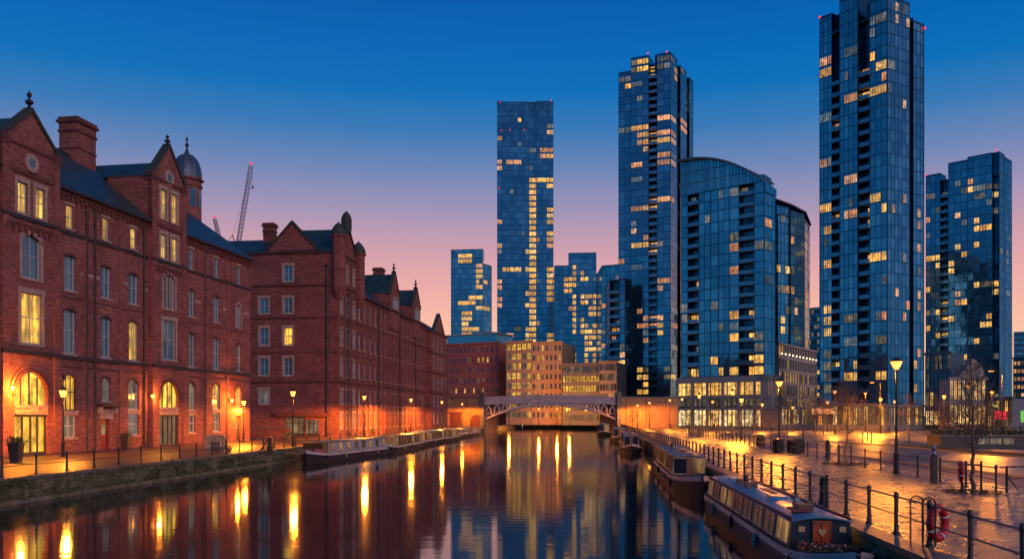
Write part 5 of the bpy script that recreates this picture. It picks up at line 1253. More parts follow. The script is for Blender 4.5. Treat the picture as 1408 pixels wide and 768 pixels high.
# ---------------------------------------------------------------- street lamps
def lamp(x, y, h, kind, label, power=1400, group='sodium street lamps', col=SOD, name='street_lamp', hr=.3, wide=False):
    root = thing(name, (x, y, 0), label, 'street lamp', group)
    p = MB()
    if kind == 'arm':
        p.lathe((x,y,0), [(.17,0),(.17,.9),(.10,1.0),(.07,h-.3),(.06,h)], 10); p.build('post', M['iron'], root)
        a = MB(); a.cyl((x,y,h-.1),(x-1.3,y-.2,h+.12),.05,.04); a.build('arm', M['iron'], root)
        hd = MB(); hd.box(x-2.1, x-1.2, y-.42, y-.02, h+.1, h+.26); hd.build('lamp_head', M['iron'], root)
        g = MB(); g.box(x-2.0, x-1.35, y-.36, y-.08, h-.02, h+.1); g.build('lamp_glass', M['lampglow'], root); lp = (x-1.7, y-.22, h-.3)
    else:
        p.lathe((x,y,0), [(.2,0),(.2,.12),(.15,.2),(.14,1.1),(.17,1.15),(.10,1.25),(.07,2.2),(.055,h-.45),(.09,h-.42),(.09,h-.35)], 10); p.build('post', M['iron'], root)
        if kind == 'bowl':
            hd = MB(); hd.lathe((x,y,0), [(hr*1.25,h+.12),(hr*1.25,h+.17),(hr*.7,h+.28),(.05,h+.33)], 16); hd.build('lamp_head', M['iron'], root)
            g = MB(); g.lathe((x,y,0), [(.08,h-.35),(hr*.55,h-.25),(hr*.95,h-.02),(hr*1.1,h+.12)], 16); g.build('lamp_glass', M['lampglow'], root, smooth=False)
        else:   # lantern
            hd = MB(); hd.lathe((x,y,0), [(.12,h-.35),(.16,h-.3)], 6); hd.lathe((x,y,0), [(.36,h+.22),(.32,h+.27),(.1,h+.5),(.05,h+.6),(.07,h+.66),(.02,h+.75)], 6); hd.build('lamp_head', M['iron'], root)
            g = MB(); g.lathe((x,y,0), [(.17,h-.32),(.31,h+.22)], 6); g.build('lamp_glass', M['lampglow'], root)
        lp = (x, y+.42, h-.55)
    ld = bpy.data.lights.new('lamp_light', 'SPOT'); ld.energy = power*2.6; ld.color = col; ld.shadow_soft_size = .3; ld.spot_size = R(179); ld.spot_blend = .18
    if wide: ld.type = 'POINT'
    lo = bpy.data.objects.new('lamp_light', ld); C.objects.link(lo); lo.parent = root; lo.location = Vector(lp)-root.location
    return root
def lamp_at(px, py_head, h, **k):      # distance follows from the lamp's real height
    Y = F*(h-CH)/(HY-py_head); return ((px-704)/F*Y, Y, h)
KW = 1900
x, y, h = lamp_at(1232.5, 499.5, 6.25); lamp(x, y, 6.25, 'bowl', 'tall nearest street lamp with a glowing bowl head, standing by the second railing', 1200, hr=.29)
x, y, h = lamp_at(1071.5, 526, 6.3); lamp(x, y, 6.3, 'bowl', 'second bright bowl-headed lamp along the promenade, behind the pair of bins', KW)
for px, py, h, lb in ((1019.5,549.9,5.4,'shorter lamp just left of the bins, in front of the brightest shop windows'),(1007,539.5,6.6,'slim lamp left of the shorter one, before the curved-roof block'),(961.5,544.1,6.3,'bright promenade lamp below the left corner of the curved-roof block'),
        (937.8,548.6,6.3,'promenade lamp at the right end of the orange bridge wall'),(921,549.9,6.3,'promenade lamp against the orange bridge wall, first from its right end'),(893,553.5,6.3,'distant lamp in front of the middle of the orange bridge wall'),(876.5,557.0,6.3,'farthest promenade lamp near the bridge spandrel')):
    x, y, h = lamp_at(px, py, h)
    if px < 950: y = {937.8:214}.get(px, 226); x = (px-704)/F*y; h = CH+(HY-py)/F*y
    lamp(x, y, h, 'lantern', lb, (KW if px > 950 else KW*.75) if px not in (1019.5,1007) else 2200)
for px, py, h, lb, pw in ((402.8,540.5,5.7,'lamp on the warehouse-side quay in front of the second warehouse gable wall',3000),(501,546,5.9,'warehouse-side quay lamp in front of the corner turret warehouse, behind the first narrowboat',7000),(565,549.5,6.0,'warehouse-side quay lamp halfway along the second warehouse',8000),(607.5,552.5,6.1,'warehouse-side quay lamp at the dark annexe near the bridge wall',6000),(635.5,555.2,6.2,'last warehouse-side quay lamp in front of the orange bridge wall',2600)):
    x, y, h = lamp_at(px, py, h)
    if px > 630: y = 227; x = (px-704)/F*y; h = CH+(HY-py)/F*y
    lamp(x, y, h, 'lantern', lb, pw)
q = lamp(-37.6+1.6, 71.5-1.5, 5.1, 'lantern', 'old cast-iron lamp standard beside the first arched doorway', 1000)
m = MB(); m.lathe((-36,70,0), [(.05,5.7),(.05,6.1),(.14,6.2),(.16,6.4),(.05,6.55),(.02,6.8)], 8); m.build('finial', M['iron'], q)
lamp(-33.3, 108.3, 4.9, 'lantern', 'small old lamp by the narrow door at the far corner of the first warehouse', 1300)
for px, py, h, kind, lb, pw in ((1190,540.5,8,'bowl','bright lamp behind the small bare tree left of the main lamp',3000),(1210.5,526,9.5,'arm','tall road lamp with an arm, just left of the main lamp post',2500),(1211,549,6.3,'lantern','low lamp under the tall armed road lamp',1200),(1332,530,8,'bowl','lamp shining through the crown of the nearest bare tree',3000),(1378,510.5,9.5,'arm','tall pale lamp column with a sideways head near the red shop sign',2500),
        (1364,539,7,'bowl','small lamp between the nearest bare tree and the red shop sign',1500),(1148,538.5,7.5,'lantern','small lamp in front of the left foot of the biggest tower',1500),(1138,553,6,'lantern','distant low lamp in front of the shop row, left of the biggest tower',1200),(1090,560,5.4,'lantern','distant lamp between the bins and the shop row',900),(1231,552,6.2,'lantern','far small lamp right behind the main lamp post',900),(1298,545,6.5,'lantern','far lamp in front of the two-storey glass shop building',1200),(980,552,6.4,'lantern','small lamp before the podium shops below the balcony stack',900),(1048,556,6.2,'lantern','small lamp in front of the right corner of the podium shops',900)):
    x, y, h = lamp_at(px, py, h); y2 = min(y, 186); lamp(x*y2/y, y2, h if y2 == y else CH+(HY-py)/F*y2, kind, lb, pw*1.5)
for k, (px, Y, lb) in enumerate(((741,292,'first lamp seen under the bridge arch, by the stone block'),(766,288,'middle lamp seen under the bridge arch'),(783,285,'brightest lamp seen under the bridge arch, by the banded office'),(700,285,'added lamp behind the left end of the iron bridge arch, warming the stone blocks'))):  # the last one is added to throw warm light on the stone blocks
    q = dp(px, Y); lamp(q.x, Y+62 if False else Y, 5.6, 'lantern', lb, 2600, wide=True)
# wall-mounted flood at the far end of the first warehouse
def walllight(W, px, z, label, power):
    s = W.s_at(px); p = W.P(s, z, 0); root = thing('wall_lamp', p, label, 'lamp')
    m = MB(); m.cyl(W.P(s,z,0), W.P(s,z,.5), .04); m.build('bracket', M['iron'], root); m = MB(); m.lathe(W.P(s,z-.3,.55), [(.1,0),(.2,.3),(.22,.34)], 10); m.build('lamp_glass', M['lampglow'], root)
    ld = bpy.data.lights.new('lamp_light', 'POINT'); ld.energy = power; ld.color = (1,.29,.02); ld.shadow_soft_size = .2
    lo = bpy.data.objects.new('lamp_light', ld); C.objects.link(lo); lo.parent = root; lo.location = W.P(s, z-.2, 1.3)-root.location
walllight(W1, 313, 5.2, 'glowing bracket lamp on the brick near the far corner of the first warehouse', 1100)
walllight(W1, 8, 5.6, 'glowing bracket lamp left of the first arched doorway', 1300)
walllight(W1, 203, 5.4, 'glowing bracket lamp left of the second arched doorway', 450)
# ---------------------------------------------------------------- street furniture
def bollard(x, y, h, r, label, group, knob=True, m='black', cat='bollard', name='bollard'):
    root = thing(name, (x, y, 0), label, cat, group)
    b = MB(); b.lathe((x,y,0), [(r*1.3,0),(r*1.3,.1),(r,.16),(r,h*.72),(r*1.2,h*.75),(r*1.2,h*.8)], 12); b.build('post', M[m], root)
    b = MB(); b.lathe((x,y,0), [(r*.8,h*.8),(r*.9,h*.9),(r*.5,h*.96),(.02,h)] if knob else [(r,h*.8),(r,h)], 12); b.build('cap', M[m], root)
x, y = gp(1138,629).xy; bollard(x, y, 1.45, .17, 'thick dark bollard behind the second railing near the small bare tree', None)
x, y = gp(1284,663).xy
root = thing('waymarker_post', (x,y,0), 'stout timber waymarker post with a pale ornamental top by the second railing', 'post')
b = MB(); b.box(x-.12, x+.12, y-.12, y+.12, 0, 1.35); b.build('post', M['iron'], root); b = MB(); b.lathe((x,y,0), [(.10,1.35),(.15,1.42),(.08,1.55),(.12,1.7),(.05,1.82),(.02,1.92)], 8); b.build('finial', M['steel'], root)
x, y = gp(1132,692).xy; bollard(x, y, 1.05, .13, 'dark bottle-shaped mooring post just behind the edge railing', None, name='mooring_post', cat='mooring post')
x, y = gp(371,619).xy
root = thing('mooring_winch', (x,y,0), 'small dark winch with a leaning handle on the warehouse-side quay', 'winch'); b = MB(); b.box(x-.2,x+.25,y-.25,y+.25,0,.5); b.lathe((x,y,0), [(.16,.5),(.16,1.1),(.22,1.2),(.05,1.3)], 8); b.build('drum', M['iron'], root); b = MB(); b.cyl((x-.9,y,.05),(x-.1,y,1.1),.05); b.build('handle', M['iron'], root)
x, y = gp(296,619).xy
root = thing('utility_cabinet', (x,y,0), 'grey service cabinet on the warehouse-side quay pavement', 'cabinet'); b = MB(); b.box(x-.95,x+.95,y-.4,y+.4,0,.12); b.box(x-.9,x+.9,y-.35,y+.35,.12,1.35); b.build('body', M['greysteel'], root); b = MB(); b.box(x-.97,x+.97,y-.42,y+.42,1.35,1.45); b.build('lid', M['steel'], root); b = MB(); b.box(x-.85,x-.03,y-.38,y-.35,.2,1.3); b.build('door', M['steel'], root); b = MB(); b.box(x+.03,x+.85,y-.38,y-.35,.2,1.3); b.build('door', M['steel'], root)
def scooter(x, y):
    root = thing('motor_scooter', (x,y,0), 'dark motor scooter parked beside the grey service cabinet', 'scooter')
    for dx in (-.55,.6):
        b = MB(); 
        for k in range(16):
            a0, a1 = 2*pi*k/16, 2*pi*(k+1)/16; b.cyl((x+dx+cos(a0)*.24,y,.28+sin(a0)*.24),(x+dx+cos(a1)*.24,y,.28+sin(a1)*.24),.055,.055,6,0,False)
        b.cyl((x+dx,y-.04,.28),(x+dx,y+.04,.28),.12); b.build('wheel', M['black'], root)
    b = MB(); b.extr([(x-.85,y-.14,.42),(x-.1,y-.14,.34),(x+.05,y-.14,.3),(x+.35,y-.14,.32),(x+.5,y-.14,.75),(x+.4,y-.14,.95),(x+.25,y-.14,.45),(x-.1,y-.14,.5),(x-.15,y-.14,.72),(x-.85,y-.14,.68)], (0,.28,0)); b.build('body', M['greysteel'], root)
    b = MB(); b.box(x-.85,x-.15,y-.13,y+.13,.72,.84); b.build('seat', M['black'], root)
    b = MB(); b.cyl((x+.42,y,.5),(x+.3,y,1.15),.04); b.cyl((x+.3,y-.3,1.15),(x+.3,y+.3,1.15),.03); b.build('handlebar', M['black'], root)
x, y = gp(305,621).xy; scooter(x, y)
def planter(px, py, h, label, foliage=True):
    x, y = gp(px, py).xy; root = thing('planter', (x,y,0), label, 'planter')
    b = MB(); b.lathe((x,y,0), [(h*.30,0),(h*.42,h*.9),(h*.46,h*.9),(h*.46,h),(h*.38,h),(h*.38,h*.9)], 4); b.build('pot', M['terra'], root)
    rg = random.Random(px); b = MB()
    for k in range(160):
        p = Vector((x+rg.gauss(0,h*.2), y+rg.gauss(0,h*.2), h*1.02+abs(rg.gauss(0,h*.16)))); u = Vector((rg.uniform(-1,1),rg.uniform(-1,1),rg.uniform(-1,1)))*.09; v = Vector((rg.uniform(-1,1),rg.uniform(-1,1),rg.uniform(-1,1)))*.09
        b.poly([p-u,p+v,p+u,p-v])
    b.build('foliage', M['leaf'], root)
planter(22, 634, 1.35, 'tall dark tapered planter at the first arched doorway'); planter(173, 617.5, 1.25, 'dark tapered planter between the red door and the second archway'); planter(395, 606, .9, 'planter by the second warehouse shop window')
def bin_(x, y, w, h, label, m='black', name='litter_bin', cat='bin', group=None, lidm='iron'):
    root = thing(name, (x,y,0), label, cat, group)
    b = MB(); b.prism([(x-w/2,y-w*.35),(x+w/2,y-w*.35),(x+w/2,y+w*.35),(x-w/2,y+w*.35)], .08, h*.86); b.build('body', M[m], root)
    b = MB(); b.extr([(x-w*.54,y-w*.4,h*.86),(x-w*.54,y+w*.4,h*.86),(x-w*.54,y+w*.4,h),(x-w*.54,y,h*1.06),(x-w*.54,y-w*.4,h*.98)], (w*1.08,0,0)); b.build('lid', M[lidm], root)
    for dx in (-w*.4, w*.4): b = MB(); b.cyl((x+dx-.05,y+w*.3,.09),(x+dx+.05,y+w*.3,.09),.09); b.build('wheel', M['black'], root)
x, y = gp(219,611).xy; bin_(x, y, 1.9, 1.5, 'dark wheeled bin at left before the second archway'); x, y = gp(249,610).xy; bin_(x, y, 1.7, 1.5, 'dark wheeled bin at right before the second archway', 'terra')
def round_bin(x, y, r, h, label):
    root = thing('litter_bin', (x,y,0), label, 'bin', 'round slatted litter bins')
    b = MB(); b.lathe((x,y,0), [(r*.8,0),(r*.85,.08),(r*.8,.1),(r*.8,h*.8)], 14); b.build('liner', M['black'], root)
    b = MB()
    for k in range(18): t = 2*pi*k/18; b.obox((x+cos(t)*r, y+sin(t)*r, h*.42), (cos(t)*.02, sin(t)*.02, 0), (-sin(t)*r*.12, cos(t)*r*.12, 0), (0,0,h*.36))
    b.lathe((x,y,0), [(r*.98,h*.12),(r*1.04,h*.12),(r*1.04,h*.16),(r*.98,h*.16)], 18); b.build('slats', M['iron'], root)
    b = MB(); b.lathe((x,y,0), [(r*1.05,h*.8),(r*1.08,h*.86),(r*.9,h*.95),(r*.4,h),(.02,h*1.01)], 14); b.build('lid', M['black'], root)
for px, r, lb in ((1069,.42,'round dark litter bin against the second bright promenade lamp post'),(1092,.62,'wider round slatted bin nearest the railing past the second promenade lamp'),(1101,.5,'round slatted bin touching the wider one'),(1045,.4,'farthest round bin, standing alone before the podium shops')):
    q = gp(px, 622 if px > 1050 else 613); round_bin(q.x, q.y+(.5 if px == 1101 else 0), r, 1.3, lb)
M['lifebuoy'] = noisemat('red_lifebuoy', (.62,.02,.02), (.45,.012,.015), 3, .35)
M['white'] = mat('white_band', (.75,.72,.68), .5)
def lifebuoy(x, y, z, r, label, rz, tilt=0, tube=.1, sx=1.0):
    root = thing('lifebuoy', (x,y,z), label, 'lifebuoy')
    M4 = Matrix.Rotation(rz, 4, 'Z')
    def ring(a0, a1, tb, n):
        m = MB()
        for k in range(n):
            t0 = a0+(a1-a0)*k/n; t1 = a0+(a1-a0)*(k+1)/n
            p0 = M4 @ Vector((cos(t0)*r*sx, 0, sin(t0)*r*1.15)); p1 = M4 @ Vector((cos(t1)*r*sx, 0, sin(t1)*r*1.15)); o = Vector((x,y,z)); m.cyl(o+p0, o+p1, tb, tb, 10, 0, True)
        return m
    ring(0, 2*pi, tube, 28).build('ring', M['lifebuoy'], root, smooth=False)
    for k in range(4): ring(k*pi/2+.35, k*pi/2+.48, tube*1.05, 2).build('reflective_band', M['white'], root)
def hoops(x, y):
    root = thing('ladder_hoop', (x,y,0), 'pair of tall bent quay ladder handrails beside the near lifebuoy', 'ladder')
    for dx, dy in ((0,0),(.1,-.45)):
        m = MB(); pts = [(x+dx,y+dy,-1.2),(x+dx,y+dy,1.15)]+[(x+dx+.15-.15*cos(t),y+dy+.0,1.15+.14*sin(t)) for t in [i*pi/8 for i in range(1,9)]]+[(x+dx+.30,y+dy,.1)]
        for a, b in zip(pts, pts[1:]): m.cyl(a, b, .022, .022, 6, 0, False)
        m.build('handrail', M['black'], root)
    m = MB()
    for z in (-.1,-.4,-.7,-1.0): m.cyl((x,y,z),(x+.1,y-.45,z),.025)
    m.build('rungs', M['black'], root)
p = atR(21.99); lifebuoy(p.x+.15, p.y-.14, .62, .33, 'bright red lifebuoy hanging on the near promenade railing', R(35), tube=.105); 
e = RQ(20.8)+.18; hoops(10.0, 21.9)
xx, yy = gp(1337,677).xy
lifebuoy(xx-.55, yy-.12, .95, .35, 'red lifebuoy hung beside the trunk of the nearest bare tree', R(70), tube=.09, sx=.9)
# sign by the lifebuoy, information board, red shop sign
def board(x, y, w, h, z, label, col, name='sign', cat='sign', lit=None, post=True, d=.15):
    root = thing(name, (x,y,0), label, cat); 
    if post:
        for sx in (-1,1): m = MB(); m.cyl((x+sx*w*.42,y+.1,0),(x+sx*w*.42,y+.1,z),.05); m.build('post', M['iron'], root)
    m = MB(); m.box(x-w/2,x+w/2,y-d/2,y+d/2,z,z+h); m.build('panel', M[col], root); return root
M['signred'] = mat('red_shop_sign', (.6,.01,.03), .4, emit=(1,.01,.04), es=.55)
M['signgreen'] = mat('green_lit_sign', (.05,.3,.03), .4, emit=(.2,.8,.1), es=.5)
M['signyellow'] = mat('yellow_lit_sign', (.5,.4,.05), .4, emit=(.9,.75,.1), es=.9)
q = dp(1376, 170); board(q.x, 170, 2.6*.85*1.0+.0, 1.6, 2.6+.0, 'bright red lit sign panel under the tall pale lamp column', 'signred')
q = dp(1371, 168); board(q.x-.1, 168.5, 1.0, .4, 5.0, 'small yellow lit sign above the red panel', 'signyellow')
q = dp(1404.5, 120); board(q.x+.2, 120, .5, 1.6, 2.4, 'green lit sign post at the right frame edge', 'signgreen', post=True)
q = dp(1131, 172); board(q.x, 172, 4.2, 1.1, 3.6, 'pale lit fascia sign over the shop row left of the biggest tower', 'white')
# long low dark planter wall with orange glints beyond the road
def lowwall():
    root = thing('planter_wall', (47,90,0), 'long low dark planter wall with rail beyond the road at right', 'wall')
    a = dp(1287,92); b = dp(1400,92); m = MB(); m.box(a.x,b.x+6,91,94,0,1.15); m.build('wall_face', M['terra'], root)
    m = MB(); m.box(a.x-.1,b.x+6.1,90.9,94.1,1.15,1.3); m.build('coping', M['coping'], root)
    for k in range(3): m = MB(); xx = dp(1345+k*17,91).x; m.box(xx,xx+1.1,90.94,91.0,.35,.95); m.build('panel', M['litdim'], root)
    m = MB(); m.cyl((a.x,92.5,2.1),(b.x+6,92.5,2.1),.04); m.cyl((a.x,92.5,1.7),(b.x+6,92.5,1.7),.03)
    for k in range(9): xx = a.x+k*(b.x+6-a.x)/8; m.cyl((xx,92.5,1.3),(xx,92.5,2.15),.05)
    m.build('rail', M['black'], root)
    m = MB(); rg = random.Random(4)
    for k in range(1500):
        p = Vector((rg.uniform(a.x,b.x+6), rg.uniform(91.3,93.7), 1.3+abs(rg.gauss(0,.35)))); u = Vector((rg.uniform(-1,1),rg.uniform(-1,1),rg.uniform(-1,1)))*.12; v = Vector((rg.uniform(-1,1),rg.uniform(-1,1),rg.uniform(-1,1)))*.12; m.poly([p-u,p+v,p+u,p-v])
    m.build('foliage', M['leaf'], root)
lowwall()
# ---------------------------------------------------------------- narrowboats
def paintmat(n, c, rough=.3): return noisemat(n, c, tuple(x*.6 for x in c), 2.5, rough, spec=.6, r2=rough+.2)
M['hull'] = noisemat('black_hull', (.018,.018,.022), (.03,.026,.024), 2.5, .6, spec=.25); M['navy'] = paintmat('navy_paint', (.02,.035,.06)); M['cream'] = paintmat('cream_cabin', (.46,.38,.30)); M['umber'] = paintmat('umber_cabin', (.15,.095,.07))
M['boatgrey'] = paintmat('grey_blue_cabin', (.20,.32,.42)); M['band'] = paintmat('pale_gunwale', (.56,.52,.56)); M['roofblue'] = noisemat('wet_blue_roof', (.12,.38,.52), (.07,.2,.3), 1.6, .22, r2=.4)
M['roofgrey'] = noisemat('wet_grey_roof', (.22,.25,.28), (.12,.14,.17), 1.6, .25, r2=.45); M['dred'] = paintmat('orange_red_door', (.75,.10,.02)); M['gold'] = mat('gold_heart', (.65,.42,.16), .4)
M['rope'] = noisemat('rope', (.42,.36,.28), (.25,.2,.15), 8, .8); M['tarp'] = noisemat('pink_cloth', (.35,.06,.08), (.2,.04,.05), 5, .7); M['wood'] = noisemat('roof_wood', (.24,.14,.07), (.12,.07,.04), 4, .5)
M['boatglass'] = mat('boat_window_glass', (.012,.018,.035), .12)
M['litboat'] = litmat('boat_lit_pane', [(1,.55,.16),(.9,.42,.12)], .38, 1.5, .2); M['violet'] = paintmat('violet_panel', (.25,.16,.34)); M['rose'] = paintmat('rose_panel', (.50,.14,.20))
def narrowboat(origin, heading, label, Lc, bow, stern, wid, cabm, roofm, hullm='hull', roofz=1.75, winspec='panels', door=True, group='narrowboats moored along the canal', band=True, litf=.35, seed=1, clutter=True, name='narrowboat'):
    """local x: 0 at the cabin's front end (towards the bow), negative x along the cabin; +x to the bow tip"""
    rg = random.Random(seed)
    root = thing(name, (origin[0], origin[1], WZ), label, 'narrowboat', group)
    ca, sa = cos(heading), sin(heading)
    def T(x, y, z): return Vector((origin[0]+x*ca-y*sa, origin[1]+x*sa+y*ca, WZ+z))
    class B(MB):
        def lb(s, x0, x1, y0, y1, z0, z1, m=0):
            i = len(s.v)
            for z in (z0, z1):
                for x, y in ((x0,y0),(x1,y0),(x1,y1),(x0,y1)): s.v.append(tuple(T(x,y,z)))
            for q in ((0,3,2,1),(4,5,6,7),(0,1,5,4),(1,2,6,5),(2,3,7,6),(3,0,4,7)): s.f.append(tuple(i+k for k in q)); s.m.append(m)
            return s
    H = wid/2; g = .85
    # hull stations: x, halfwidth factor, gunwale z
    st = [(-Lc-stern, .30, g+.12), (-Lc-stern+.5, .72, g+.06), (-Lc-stern+1.2, .95, g+.02), (-Lc, 1, g), (0, 1, g+.02), (bow*.35, .96, g+.10), (bow*.6, .78, g+.2), (bow*.82, .48, g+.32), (bow*.95, .18, g+.42), (bow, .04, g+.46)]
    def loft(profile, m, name, mt, cap=False):
        mb = MB(); i0 = 0; k = len(profile)
        for x, f, gz in st:
            for (hy, z) in profile: mb.v.append(tuple(T(x+(z-.4)*.25*(1 if x > bow*.5 else 0), hy*H*f, z*gz)))
        for i in range(len(st)-1):
            for j in range(k-1):
                a = i*k+j; mb.f.append((a, a+k, a+k+1, a+1)); mb.m.append(0)
        if cap: mb.f.append(tuple(range(k-1,-1,-1))); mb.m.append(0); mb.f.append(tuple((len(st)-1)*k+q for q in range(k))); mb.m.append(0)
        return mb
    prof = [(.72,-.5),(.93,.0),(1.0,.55),(1.05,.62),(1.0,.68),(1.0,1.0),(.93,1.0),(.93,.9),(0,.88),(-.93,.9),(-.93,1.0),(-1,1),(-1,.68),(-1.05,.62),(-1,.55),(-.93,0),(-.72,-.5)]
    loft(prof, 0, 'hull', None, True).build('hull', M[hullm], root)
    if band:
        for sg in (-1, 1):
            mb = MB()
            for i in range(len(st)-1):
                (x0,f0,g0),(x1,f1,g1) = st[i], st[i+1]
                o0 = .25*(1 if x0 > bow*.5 else 0)*.45*0; 
                sh = lambda x, z: x+(z-.4)*.25*(1 if x > bow*.5 else 0)
                mb.poly([T(sh(x0,.74),sg*(H*f0*1.0+.012),g0*.74), T(sh(x1,.74),sg*(H*f1*1.0+.012),g1*.74), T(sh(x1,.97),sg*(H*f1*1.0+.012),g1*.97), T(sh(x0,.97),sg*(H*f0*1.0+.012),g0*.97)])
            mb.build('gunwale_band', M['band'], root)
    # cabin with inward-leaning sides and a cambered roof
    hb, ht = H*.86, H*.76; z0, z1 = g-.05, roofz
    cs = MB()
    for sg in (-1, 1):
        q = [T(-Lc,sg*hb,z0), T(0,sg*hb,z0), T(0,sg*ht,z1), T(-Lc,sg*ht,z1)]; cs.poly(q if sg < 0 else q[::-1])
    for x in (0, -Lc): q = [T(x,-hb,z0), T(x,hb,z0), T(x,ht,z1), T(x,ht*.5,z1+.06), T(x,0,z1+.09), T(x,-ht*.5,z1+.06), T(x,-ht,z1)]; cs.poly(q, 1 if x == 0 else 0)
    cab = cs.build('cabin', [M[cabm], M['navy'] if door else M[cabm]], root)
    rf = MB(); pr = [(-ht-.06,z1-.02),(-ht*.5,z1+.07),(0,z1+.10),(ht*.5,z1+.07),(ht+.06,z1-.02)]
    for (a, b) in zip(pr, pr[1:]):
        rf.poly([T(.12,a[0],a[1]), T(.12,b[0],b[1]), T(-Lc-.1,b[0],b[1]), T(-Lc-.1,a[0],a[1])]); rf.poly([T(.12,b[0],b[1]-.05), T(.12,a[0],a[1]-.05), T(-Lc-.1,a[0],a[1]-.05), T(-Lc-.1,b[0],b[1]-.05)]); rf.poly([T(.12,a[0],a[1]-.05), T(.12,b[0],b[1]-.05), T(.12,b[0],b[1]), T(.12,a[0],a[1])])
    rf.build('roof', M[roofm], root)
    for sg in (-1, 1):
        m = MB()
        pa, pb = T(.1,sg*(ht+.02),z1+.03), T(-Lc,sg*(ht+.02),z1+.03); m.cyl(pa, pb, .035, .035, 6); m.build('grab_rail', M['tarp'] if cabm == 'umber' else M['steel'], root)
    # side windows
    for sg in (-1, 1):
        if winspec == 'panels': n = int(Lc/1.9); ww = 1.5; za, zb = z0+.14, z1-.1
        elif winspec == 'tall': n = int(Lc/1.15); ww = .62; za, zb = z0+.22, z1-.14
        else: n = int(Lc/2.2); ww = .95; za, zb = z0+.3, z1-.16
        for i in range(n):
            xc = -(i+.5)*Lc/n
            def yy(z): return sg*(hb+(ht-hb)*(z-z0)/(z1-z0)+.012)
            x0, x1 = xc-ww/2, xc+ww/2
            kind = 'litboat' if rg.random() < litf else 'boatglass'
            m = MB(); q = [T(x0,yy(za),za), T(x1,yy(za),za), T(x1,yy(zb),zb), T(x0,yy(zb),zb)]
            m.extr(q, (T(0,-sg*.012,0)-T(0,0,0)) if False else (T(0,sg*.012,0)-T(0,0,0))); w = m.build('window', M[kind], root)
            m = MB(); t = .045
            for (a0,a1,b0,b1) in ((x0-t,x1+t,za-t,za),(x0-t,x1+t,zb,zb+t),(x0-t,x0,za,zb),(x1,x1+t,za,zb))+(((xc-.02,xc+.02,za,zb),) if ww > 1 else ()):
                q = [T(a0,yy(b0)+sg*.016,b0), T(a1,yy(b0)+sg*.016,b0), T(a1,yy(b1)+sg*.016,b1), T(a0,yy(b1)+sg*.016,b1)]; m.extr(q, T(0,sg*.012,0)-T(0,0,0))
            m.build('frame', M['band' if cabm == 'umber' else 'framedk'], w)
    # front bulkhead
    if door:
        b = B(); b.lb(.015, .05, -.26, .30, z0-.1, z1-.04); d = b.build('door', M['dred'], root)
        b = B(); 
        for (ya, yb) in ((-.25,-.22),(.26,.29),(.005,.03)): b.lb(.05,.07,ya,yb,z0-.08,z1-.06)
        b.lb(.05,.07,-.24,.28,z1-.12,z1-.08); b.build('door_frame', M['wood'], d)
        hz = z1-.36; pts = []
        for k in range(24):
            t = 2*pi*k/24; hx = .12*sin(t)**3*.95; hy_ = (13*cos(t)-5*cos(2*t)-2*cos(3*t)-cos(4*t))/16*.135; pts.append(T(.075,.02+hx,hz+hy_))
        m = MB(); m.extr(pts, T(-.015,0,0)-T(0,0,0)); m.build('heart_plate', M['gold'], d)
        for yc in (-.55, .6):
            b = B(); b.lb(.01,.04,yc-.09,yc+.09,z1-.36,z1-.2); b.build('porthole', M['gold'], root)
    else:
        for ya, yb, k in ((-hb+.15,-.22,'boatglass'),(.22,hb-.15,'litboat' if litf > .2 else 'boatglass')):
            b = B(); b.lb(.01,.035,ya,yb,z0+.12,z1-.14); w = b.build('front_window', M[k], root)
        b = B(); b.lb(.01,.05,-.2,.2,z0-.1,z1-.08); b.build('door', M['wood'], root)
    # roof clutter
    if clutter:
        for k in range(int(Lc/2.2)):
            x = -1.5-k*2.2+rg.uniform(-.4,.4); c = rg.random()
            if x < -Lc+.6: break
            if c < .3: m = MB(); p = T(x,rg.uniform(-.2,.2),z1+.08); m.lathe(p, [(.11,0),(.11,.06),(.07,.07),(.07,.14),(.16,.15),(.14,.2),(.02,.22)], 12); m.build('mushroom_vent', M['steel'], root)
            elif c < .55: b = B(); b.lb(x-.45,x+.45,-.28,.28,z1+.08,z1+.17); b.build('roof_hatch', M[roofm], root)
            elif c < .75: b = B(); b.lb(x-.3,x+.3,-.35,.1,z1+.09,z1+.3); b.build('roof_box', M['wood'], root)
            else: b = B(); b.lb(x-1.1,x+1.1,.12,.2,z1+.09,z1+.13); b.lb(x-1.0,x+1.15,.26,.32,z1+.09,z1+.13); b.build('boat_pole', M['wood'], root)
        m = MB(); p = T(-Lc*.62,-.25,z1+.05); m.lathe(p, [(.08,0),(.08,.45),(.1,.46),(.1,.52)], 10); m.build('chimney', M['black'], root)
    # rope fenders along the quay side and bow
    for k in range(4):
        for sg in (-1, 1):
            xf = bow*.3-k*(Lc+bow)/4.2; m = MB(); p = T(xf, sg*(H+.10), .25); m.lathe(p, [(.04,0),(.09,.06),(.09,.42),(.03,.5)], 8); m.cyl(p+Vector((0,0,.48)), T(xf, sg*(H-.03), g+.03), .015, .015, 5); m.build('fender', M['rope'] if k % 2 else M['black'], root)
    # tiller at the stern, coiled rope at the bow
    m = MB(); m.cyl(T(-Lc-stern+.3,0,.9), T(-Lc-stern+.3,0,1.5), .03); m.cyl(T(-Lc-stern+.3,0,1.5), T(-Lc-stern+1.3,0,1.6), .025); m.build('tiller', M['steel'], root)
    m = MB(); c = T(bow*.55,0,g+.05)
    for j in range(3):
        for k in range(12):
            a0, a1 = 2*pi*k/12, 2*pi*(k+1)/12; r = .2-j*.04; m.cyl(c+Vector((cos(a0)*r,sin(a0)*r,.03*j)), c+Vector((cos(a1)*r,sin(a1)*r,.03*j)), .02, .02, 5, 0, False)
    m.build('coiled_rope', M['rope'], root)
